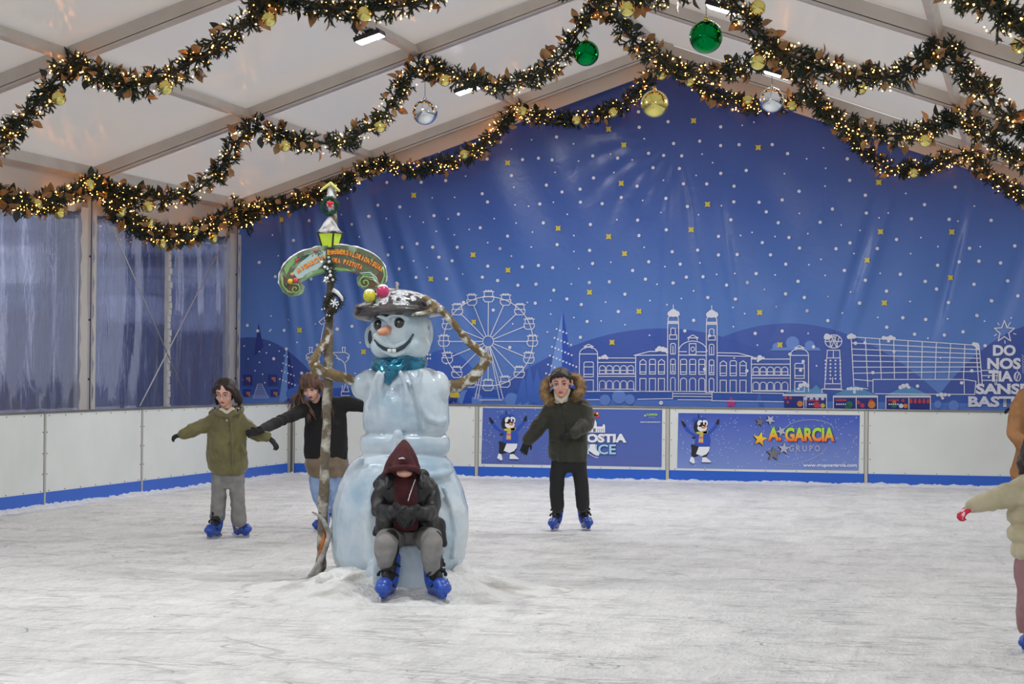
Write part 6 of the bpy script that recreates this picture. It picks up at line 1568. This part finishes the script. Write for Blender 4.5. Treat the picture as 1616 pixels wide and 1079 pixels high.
# ---- boy with the fur hood
root, F = person(19.88, 899, 840, 'boy in dark parka with tan fur-trimmed hood and black trousers, skating before the adverts')
ax = euler_axes(-.10, .26, .05); ax[0] *= 1.08; hc = F.p(885.5, 604.5, -.08); h = 1.12
body_core(root, F, hc, ax, h, F.p(889, 637), [(645, 872, 916), (690, 872, 920), (725, 876, 920)],
          [[(872, 646, 0, 8), (851, 672, -.03, 6), (832, 694, -.06, 4.5)], [(918, 646, 0, 8), (924, 668, -.06, 6), (904, 684, -.2, 4.5)]],
          [[(885, 722, 0, 10), (879, 757, -.04, 8), (880, 794, 0, 6)], [(911, 722, 0, 10), (918, 757, -.04, 8), (921, 794, 0, 6)]], SKIN_F)
face_parts(root, hc, ax, h, HAIRK)
g = MB(); g.ell(hp(0, .022, .044), np.array((.080, .094, .080)) * h, ax, 0, 20, 14); g.ell(hp(0, .045, .02), np.array((.079, .07, .085)) * h, ax, 0, 20, 14)
for i in range(9): x = -.056 + .014 * i; g.chain([hp(x * .7, -.030, .108 - 6 * x * x), hp(x, -.068, .094 - 5 * x * x), hp(x * 1.02, -.084, .074 + .006 * (i % 2))], [.015, .013, .007], 7)
for s in (-1, 1): g.cap(hp(s * .074, -.02, .05), hp(s * .076, -.018, .005), .012, .006, 8)
V, N, Fc = remesh(g, .0075, 2); V = V + N * (.004 * vnoise(V * 90, 4))[:, None]; MB().add(V, Fc).build('hair', HAIRK, root)
g = MB()
F.rings(g, [(728, 872, 925, 0, 20), (722, 867, 927, 0, 23), (700, 866, 927, 0, 22), (680, 866, 927, 0, 21), (660, 866, 928, 0, 20), (645, 864, 927, 0, 18), (634, 870, 918, 0, 14), (628, 876, 908, 0, 10)], 28)
F.limb(g, [(871, 646, 0, 14), (862, 660, -.01, 12.5), (851, 672, -.03, 12), (842, 684, -.04, 11), (834, 693, -.06, 9.5)]); F.limb(g, [(919, 644, 0, 14), (925, 656, -.03, 13), (925, 669, -.08, 12), (915, 677, -.15, 11), (907, 682, -.2, 9.5)])
F.limb(g, [(889, 640, -.10, 2), (889, 680, -.125, 1.8), (888, 722, -.12, 1.8)], 8); 
for (a, b) in ((869, 884), (905, 922)): F.limb(g, [(a, 694, -.105, 2), (b, 696, -.12, 2)], 8)
F.rings(g, [(640, 862, 918, .06, 16), (625, 864, 914, .10, 15), (612, 870, 908, .12, 12)], 20)
cloth(g, DOLIVE, 'parka', root, .008, 13, 9, .009, 2)
g = MB(); path = [F.p(868, 634, -.09), F.p(860, 622, -.03), F.p(862, 606, .05), F.p(872, 600, .10), F.p(888, 602, .13), F.p(904, 596, .08), F.p(915, 603, .02), F.p(916, 617, -.05), F.p(908, 628, -.08)]
P, _ = resample(path, .02); g.tube(P, F.r(7), 10); fur(g, path, F.r(7), 5200, .030, 8, 0, .0024); g.build('fur_trim', FURM, root)
g = MB(); F.limb(g, [(877, 618, -.06, 3.6), (879, 628, -.09, 3.8), (886, 633, -.11, 3.8), (893, 626, -.09, 3.8), (897, 616, -.05, 3.6)]); F.limb(g, [(880, 632, -.05, 6), (892, 632, -.05, 6)]); cloth(g, CREAM, 'beige_collar', root, .002, 20, 2, .006)
g = MB(); F.rings(g, [(745, 876, 922, 0, 13), (730, 872, 924, 0, 16), (715, 874, 922, 0, 15)], 20)
F.limb(g, [(884, 728, 0, 13.5), (879, 757, -.04, 12), (878, 780, -.01, 11), (880, 798, 0, 10.5)]); F.limb(g, [(912, 728, 0, 13.5), (917, 757, -.04, 12), (919, 780, -.01, 11), (920, 797, 0, 10.5)])
cloth(g, BLKT, 'trousers', root, .005, 10, 10)
for W, d, sd, bk in (((833, 694, -.06), (-.35, -.1, -1), -1, -AW), ((905, 683, -.2), (-.9, -.3, -.35), 1, ZZ - AW)):
    dv = RT * d[0] + AW * d[1] + ZZ * d[2]; skin(hand(F.p(*W), dv, bk, sd, .98, .45), .0035, 1).build('glove', BLKG, root)
put_skate(root, on_z(876, 837), -.30, .95, .05); put_skate(root, on_z(924, 836), .28, .95, -.05)

# ---- seated figure in the maroon hood
root, F = person(14.9, 652, 956, 'person hunched on the statue ledge in maroon hood, black jacket and grey trousers')
ax = euler_axes(0, .42, 0); hc = F.p(637, 734, -.80); h = .86
body_core(root, F, hc, ax, h, F.p(640, 756, -.74), [(760, 620, 660, -.68), (800, 618, 664, -.62), (845, 615, 670, -.58)],
          [[(610, 770, -.68, 9), (600, 806, -.76, 7), (632, 806, -.98, 5)], [(672, 770, -.68, 9), (684, 806, -.76, 7), (652, 808, -.98, 5)]],
          [[(628, 852, -.58, 15), (610, 857, -.98, 12), (611, 893, -.96, 8), (613, 918, -.96, 6)], [(662, 852, -.58, 15), (682, 857, -.98, 12), (682, 893, -.96, 8), (686, 922, -.96, 6)]], SKIN_F)
face_parts(root, hc, ax, h, HAIRK, True)
MAROON = pm('maroon_fleece', (74, 26, 32), .9, var=(20, (62, 20, 26), .4, .65))
g = MB()
# hood: pointed shell open below the brow
C = [(694, 637, 2.0, -.80), (699, 637, 8, -.82), (708, 637, 15, -.84), (720, 636, 22, -.84), (733, 635, 27, -.83), (743, 634, 30.5, -.81), (749, 634, 31.5, -.79), (757, 636, 26, -.72), (764, 638, 22, -.70)]
F.rings(g, [(v, u - r, u + r, dy, r * .95 if v < 735 else (26 if v < 745 else 20)) for v, u, r, dy in C], 28)
F.limb(g, [(606, 748, -.84, 4), (614, 740, -.96, 4.5), (637, 737, -1.02, 4.5), (658, 740, -.96, 4.5), (664, 749, -.84, 4)])
F.limb(g, [(637, 697, -.82, 4), (637, 712, -.90, 9), (637, 726, -.93, 12), (628, 734, -.93, 10)]); F.limb(g, [(637, 726, -.93, 12), (646, 734, -.93, 10)])
cloth(g, MAROON, 'maroon_hood', root, .004, 10, 12)
g = MB(); F.ball(g, 638, 746, -.905, 12.5, 7, 16); skin(g, .005, 1).build('chin_in_hood_shadow', SKIN_F, root)
g = MB(); F.box if False else None
F.rings(g, [(836, 622, 660, -.80, 18), (800, 622, 660, -.82, 20), (770, 623, 658, -.82, 18), (752, 622, 656, -.80, 16)], 20); cloth(g, MAROON, 'maroon_jumper', root, .004, 12, 13)
g = MB(); F.limb(g, [(633.5, 707, -.965, 1)][:1] + [(636, 720.5, -.99, 1.0)], 6) if False else None
F.limb(g, [(630, 723.5, -.982, 1.1), (635, 722.6, -.988, 1.4), (638, 723.4, -.982, 1.0)], 6); g.build('hood_badge', pm('badge_white', (220, 220, 220), .5), root)
g = MB()
F.rings(g, [(846, 597, 700, -.52, 30), (838, 594, 696, -.56, 36), (815, 594, 691, -.62, 38), (790, 595, 688, -.66, 36), (768, 597, 686, -.68, 30), (754, 606, 676, -.68, 22), (747, 616, 664, -.66, 14)], 30)
F.limb(g, [(608, 768, -.68, 15), (600, 788, -.72, 14), (601, 806, -.78, 13.5), (616, 811, -.92, 12), (634, 806, -1.0, 10)]); F.limb(g, [(674, 768, -.68, 15), (683, 788, -.72, 14), (681, 806, -.78, 13.5), (668, 812, -.92, 12), (652, 808, -1.0, 10)])
F.limb(g, [(690, 828, -.56, 12), (697, 845, -.54, 7), (700, 858, -.54, 4.5)]); F.limb(g, [(596, 835, -.56, 6), (592, 842, -.56, 4)])
F.limb(g, [(616, 752, -.86, 5.5), (612, 768, -.92, 5)]); F.limb(g, [(662, 750, -.86, 5.5), (666, 768, -.92, 5)]); F.limb(g, [(610, 752, -.7, 8), (596, 765, -.62, 7)]); F.limb(g, [(668, 750, -.6, 9), (640, 745, -.55, 9), (612, 750, -.6, 9)])
cloth(g, BLACKP, 'black_jacket', root, .009, 13, 14, .008, 5)
g = MB(); F.limb(g, [(655, 757, -.965, .9), (651, 768, -.99, .9), (647, 780, -1.01, .9), (644, 790, -1.03, .9)], 6); g.build('zip', S_STEEL, root)
g = MB()
F.rings(g, [(868, 606, 684, -.66, 20), (852, 598, 692, -.66, 26), (838, 602, 690, -.66, 24)], 24)
F.limb(g, [(626, 850, -.66, 19), (612, 852, -.90, 18), (609, 858, -1.0, 17.5), (609, 872, -.99, 17), (611, 886, -.97, 14), (612, 893, -.96, 13)])
F.limb(g, [(664, 850, -.66, 19), (681, 851, -.90, 18), (682, 857, -1.0, 17.5), (682, 872, -.99, 17), (682, 888, -.97, 14), (682, 895, -.96, 13)])
cloth(g, GREYT, 'sweatpants', root, .008, 12, 15, .008, 3)
for W, d, sd in (((630, 803, -1.02), (.55, -.2, -.6), 1), ((653, 806, -1.02), (-.55, -.25, -.5), -1)):
    dv = RT * d[0] + AW * d[1] + ZZ * d[2]; skin(hand(F.p(*W), dv, -AW + ZZ * .3, sd, 1.0, .9), .0035, 1).build('glove', BLKG, root)
put_skate(root, on_z(612, 950) + ZZ * .012, -.22, 1.12, .0); put_skate(root, on_z(688, 950) + ZZ * .012, .42, 1.12, .0)

# ---- small child in the quilted jacket at the right edge
root, F = person(11.3, 1648, 1040, 'small child in beige quilted jacket, red glove and pink trousers')
ax = euler_axes(2.4, .1, 0); hc = F.p(1642, 712, 0); h = .92
body_core(root, F, hc, ax, h, F.p(1644, 752), [(765, 1615, 1675), (820, 1610, 1680), (875, 1612, 1678)],
          [[(1612, 775, 0, 13), (1570, 788, -.02, 10), (1536, 799, -.05, 7)], [(1676, 775, 0, 13), (1705, 800, 0, 10), (1720, 830, -.05, 7)]],
          [[(1630, 875, 0, 20), (1628, 930, -.02, 16), (1626, 1000, 0, 10)], [(1662, 875, 0, 20), (1666, 940, -.02, 16), (1668, 1010, 0, 10)]], SKIN_F)
face_parts(root, hc, ax, h, HAIRD)
g = MB(); g.ell(hp(0, .020, .042), np.array((.085, .100, .086)) * h, ax, 0, 20, 14); g.ell(hp(0, .05, -.005), np.array((.085, .075, .11)) * h, ax, 0, 20, 14); F.limb(g, [(1628, 712, .05, 18), (1616, 732, .03, 13), (1613, 746, .02, 6)])
V, N, Fc = remesh(g, .0075, 2); V = V + N * (.004 * vnoise(V * 60, 4))[:, None]; MB().add(V, Fc).build('hair', HAIRD, root)
g = MB(); F.limb(g, [(1620, 744, 0, 5), (1614, 752, 0, 4)]); g.build('hair_clip', BLKG, root)
g = MB()
for i, v in enumerate((760, 785, 812, 840, 866)):
    l, r = ((1606, 1682), (1594, 1690), (1590, 1693), (1590, 1692), (1596, 1688))[i]; F.rings(g, [(v + 16, l + 9, r - 9, 0, 29), (v + 8, l, r, 0, 38), (v - 4, l, r, 0, 38), (v - 13, l + 9, r - 9, 0, 29)], 26)
F.ball(g, 1645, 752, 0, 26, 10, 22)
for sgn, P in ((1, [(1618, 772), (1602, 779), (1587, 783), (1572, 787), (1558, 791), (1545, 796)]), (-1, [(1672, 772), (1690, 785), (1703, 800), (1712, 815), (1718, 828)])):
    for i in range(len(P) - 1):
        a, b = P[i], P[i + 1]; r = 23 - i * 2.2; F.limb(g, [(a[0], a[1], -.01 * i, r), (b[0] * .6 + a[0] * .4, b[1] * .6 + a[1] * .4, -.01 * i, r)])
F.limb(g, [(1545, 796, -.05, 14), (1536, 799, -.05, 12)])
cloth(g, pm('beige_quilt', (182, 172, 142), .6, var=(8, (168, 158, 128), .4, .6), sheen=.2), 'quilted_jacket', root, .005, 12, 16, .008, 1)
g = MB(); F.rings(g, [(905, 1612, 1680, 0, 26), (885, 1604, 1686, 0, 32), (868, 1606, 1684, 0, 32)], 24); F.limb(g, [(1626, 888, 0, 24), (1625, 925, -.02, 22), (1624, 960, -.02, 19), (1623, 982, 0, 18)]); F.limb(g, [(1664, 888, 0, 24), (1666, 930, -.02, 22), (1667, 970, -.02, 19), (1668, 1000, 0, 18)])
cloth(g, pm('dusty_pink', (150, 112, 114), .8, var=(8, (132, 96, 100), .4, .6)), 'pink_trousers', root, .009, 9, 17)
dv = -RT * .85 - ZZ * .5 - AW * .2
skin(hand(F.p(1536, 799, -.05), dv, ZZ - RT * .3 - AW * .4, 1, .78, .8), .003, 1).build('glove', pm('red_striped_glove', (196, 40, 66), .8, var=(26, (226, 196, 200), .52, .56)), root)
dv = RT * .3 - ZZ; skin(hand(F.p(1720, 830, -.05), dv, -AW, -1, .78, .6), .003, 1).build('glove', bpy.data.materials['red_striped_glove'], root)
put_skate(root, on_z(1623, 1028), -.5, .72); put_skate(root, on_z(1668, 1044), .1, .72)

# ---- woman in the tan coat leaning on the boards
root, F = person(27.3, 1634, 778, 'woman in long tan coat resting a black glove on the rink boards')
ax = euler_axes(.4, .2, 0); hc = F.p(1645, 584, 0); h = 1.05
body_core(root, F, hc, ax, h, F.p(1640, 608), [(615, 1622, 1656), (660, 1618, 1652), (700, 1616, 1654)],
          [[(1622, 620, 0, 6), (1606, 636, .1, 5), (1596, 646, .2, 3.5)], [(1654, 620, 0, 6), (1666, 650, 0, 5), (1668, 680, 0, 3.5)]], [[(1626, 700, 0, 9), (1626, 740, 0, 7), (1627, 774, 0, 4.5)], [(1646, 700, 0, 9), (1647, 740, 0, 7), (1648, 774, 0, 4.5)]], SKIN_P)
face_parts(root, hc, ax, h, HAIRB)
g = MB(); g.ell(hp(0, .020, .042), np.array((.085, .100, .086)) * h, ax, 0, 18, 12); g.ell(hp(0, .06, -.04), np.array((.085, .06, .14)) * h, ax, 0, 18, 12); skin(g, .009, 2, .004, 40, 3).build('hair', HAIRB, root)
g = MB()
F.rings(g, [(764, 1597, 1668, 0, 24), (740, 1595, 1666, 0, 24), (712, 1602, 1662, 0, 21), (690, 1602, 1660, 0, 20), (660, 1602, 1660, 0, 19), (635, 1606, 1660, 0, 17), (618, 1613, 1656, 0, 14), (607, 1624, 1650, 0, 10)], 26)
F.limb(g, [(1617, 622, 0, 10), (1608, 632, .06, 9.5), (1602, 642, .12, 8.5)]); F.limb(g, [(1612, 630, -.05, 12), (1602, 660, -.06, 11), (1599, 684, -.08, 11), (1612, 700, -.2, 10), (1630, 708, -.24, 9)]); F.limb(g, [(1656, 622, 0, 12), (1668, 660, 0, 10), (1670, 684, 0, 9)])
cloth(g, pm('tan_wool', (170, 124, 82), .9, var=(6, (150, 106, 68), .4, .6)), 'tan_coat', root, .013, 6, 18, .013)
g = MB(); F.rings(g, [(735, 1612, 1658, 0, 14), (720, 1614, 1656, 0, 13)], 16)
for u in (1626, 1648): F.limb(g, [(u, 730, 0, 10), (u, 750, 0, 8), (u, 768, 0, 7)])
cloth(g, BLKT, 'trousers', root, .004, 10, 19)
skin(hand(F.p(1603, 641, .16), -RT - ZZ * .35, ZZ, 1, 1.15, .5), .0045, 1).build('glove', BLKG, root)
skin(hand(F.p(1632, 708, -.24), RT - ZZ * .2, ZZ, 1, 1.0, .5), .0045, 1).build('glove', BLKG, root)
for u, t in ((1627, -.2), (1648, .2)): put_skate(root, on_z(u, 777), t, .9)
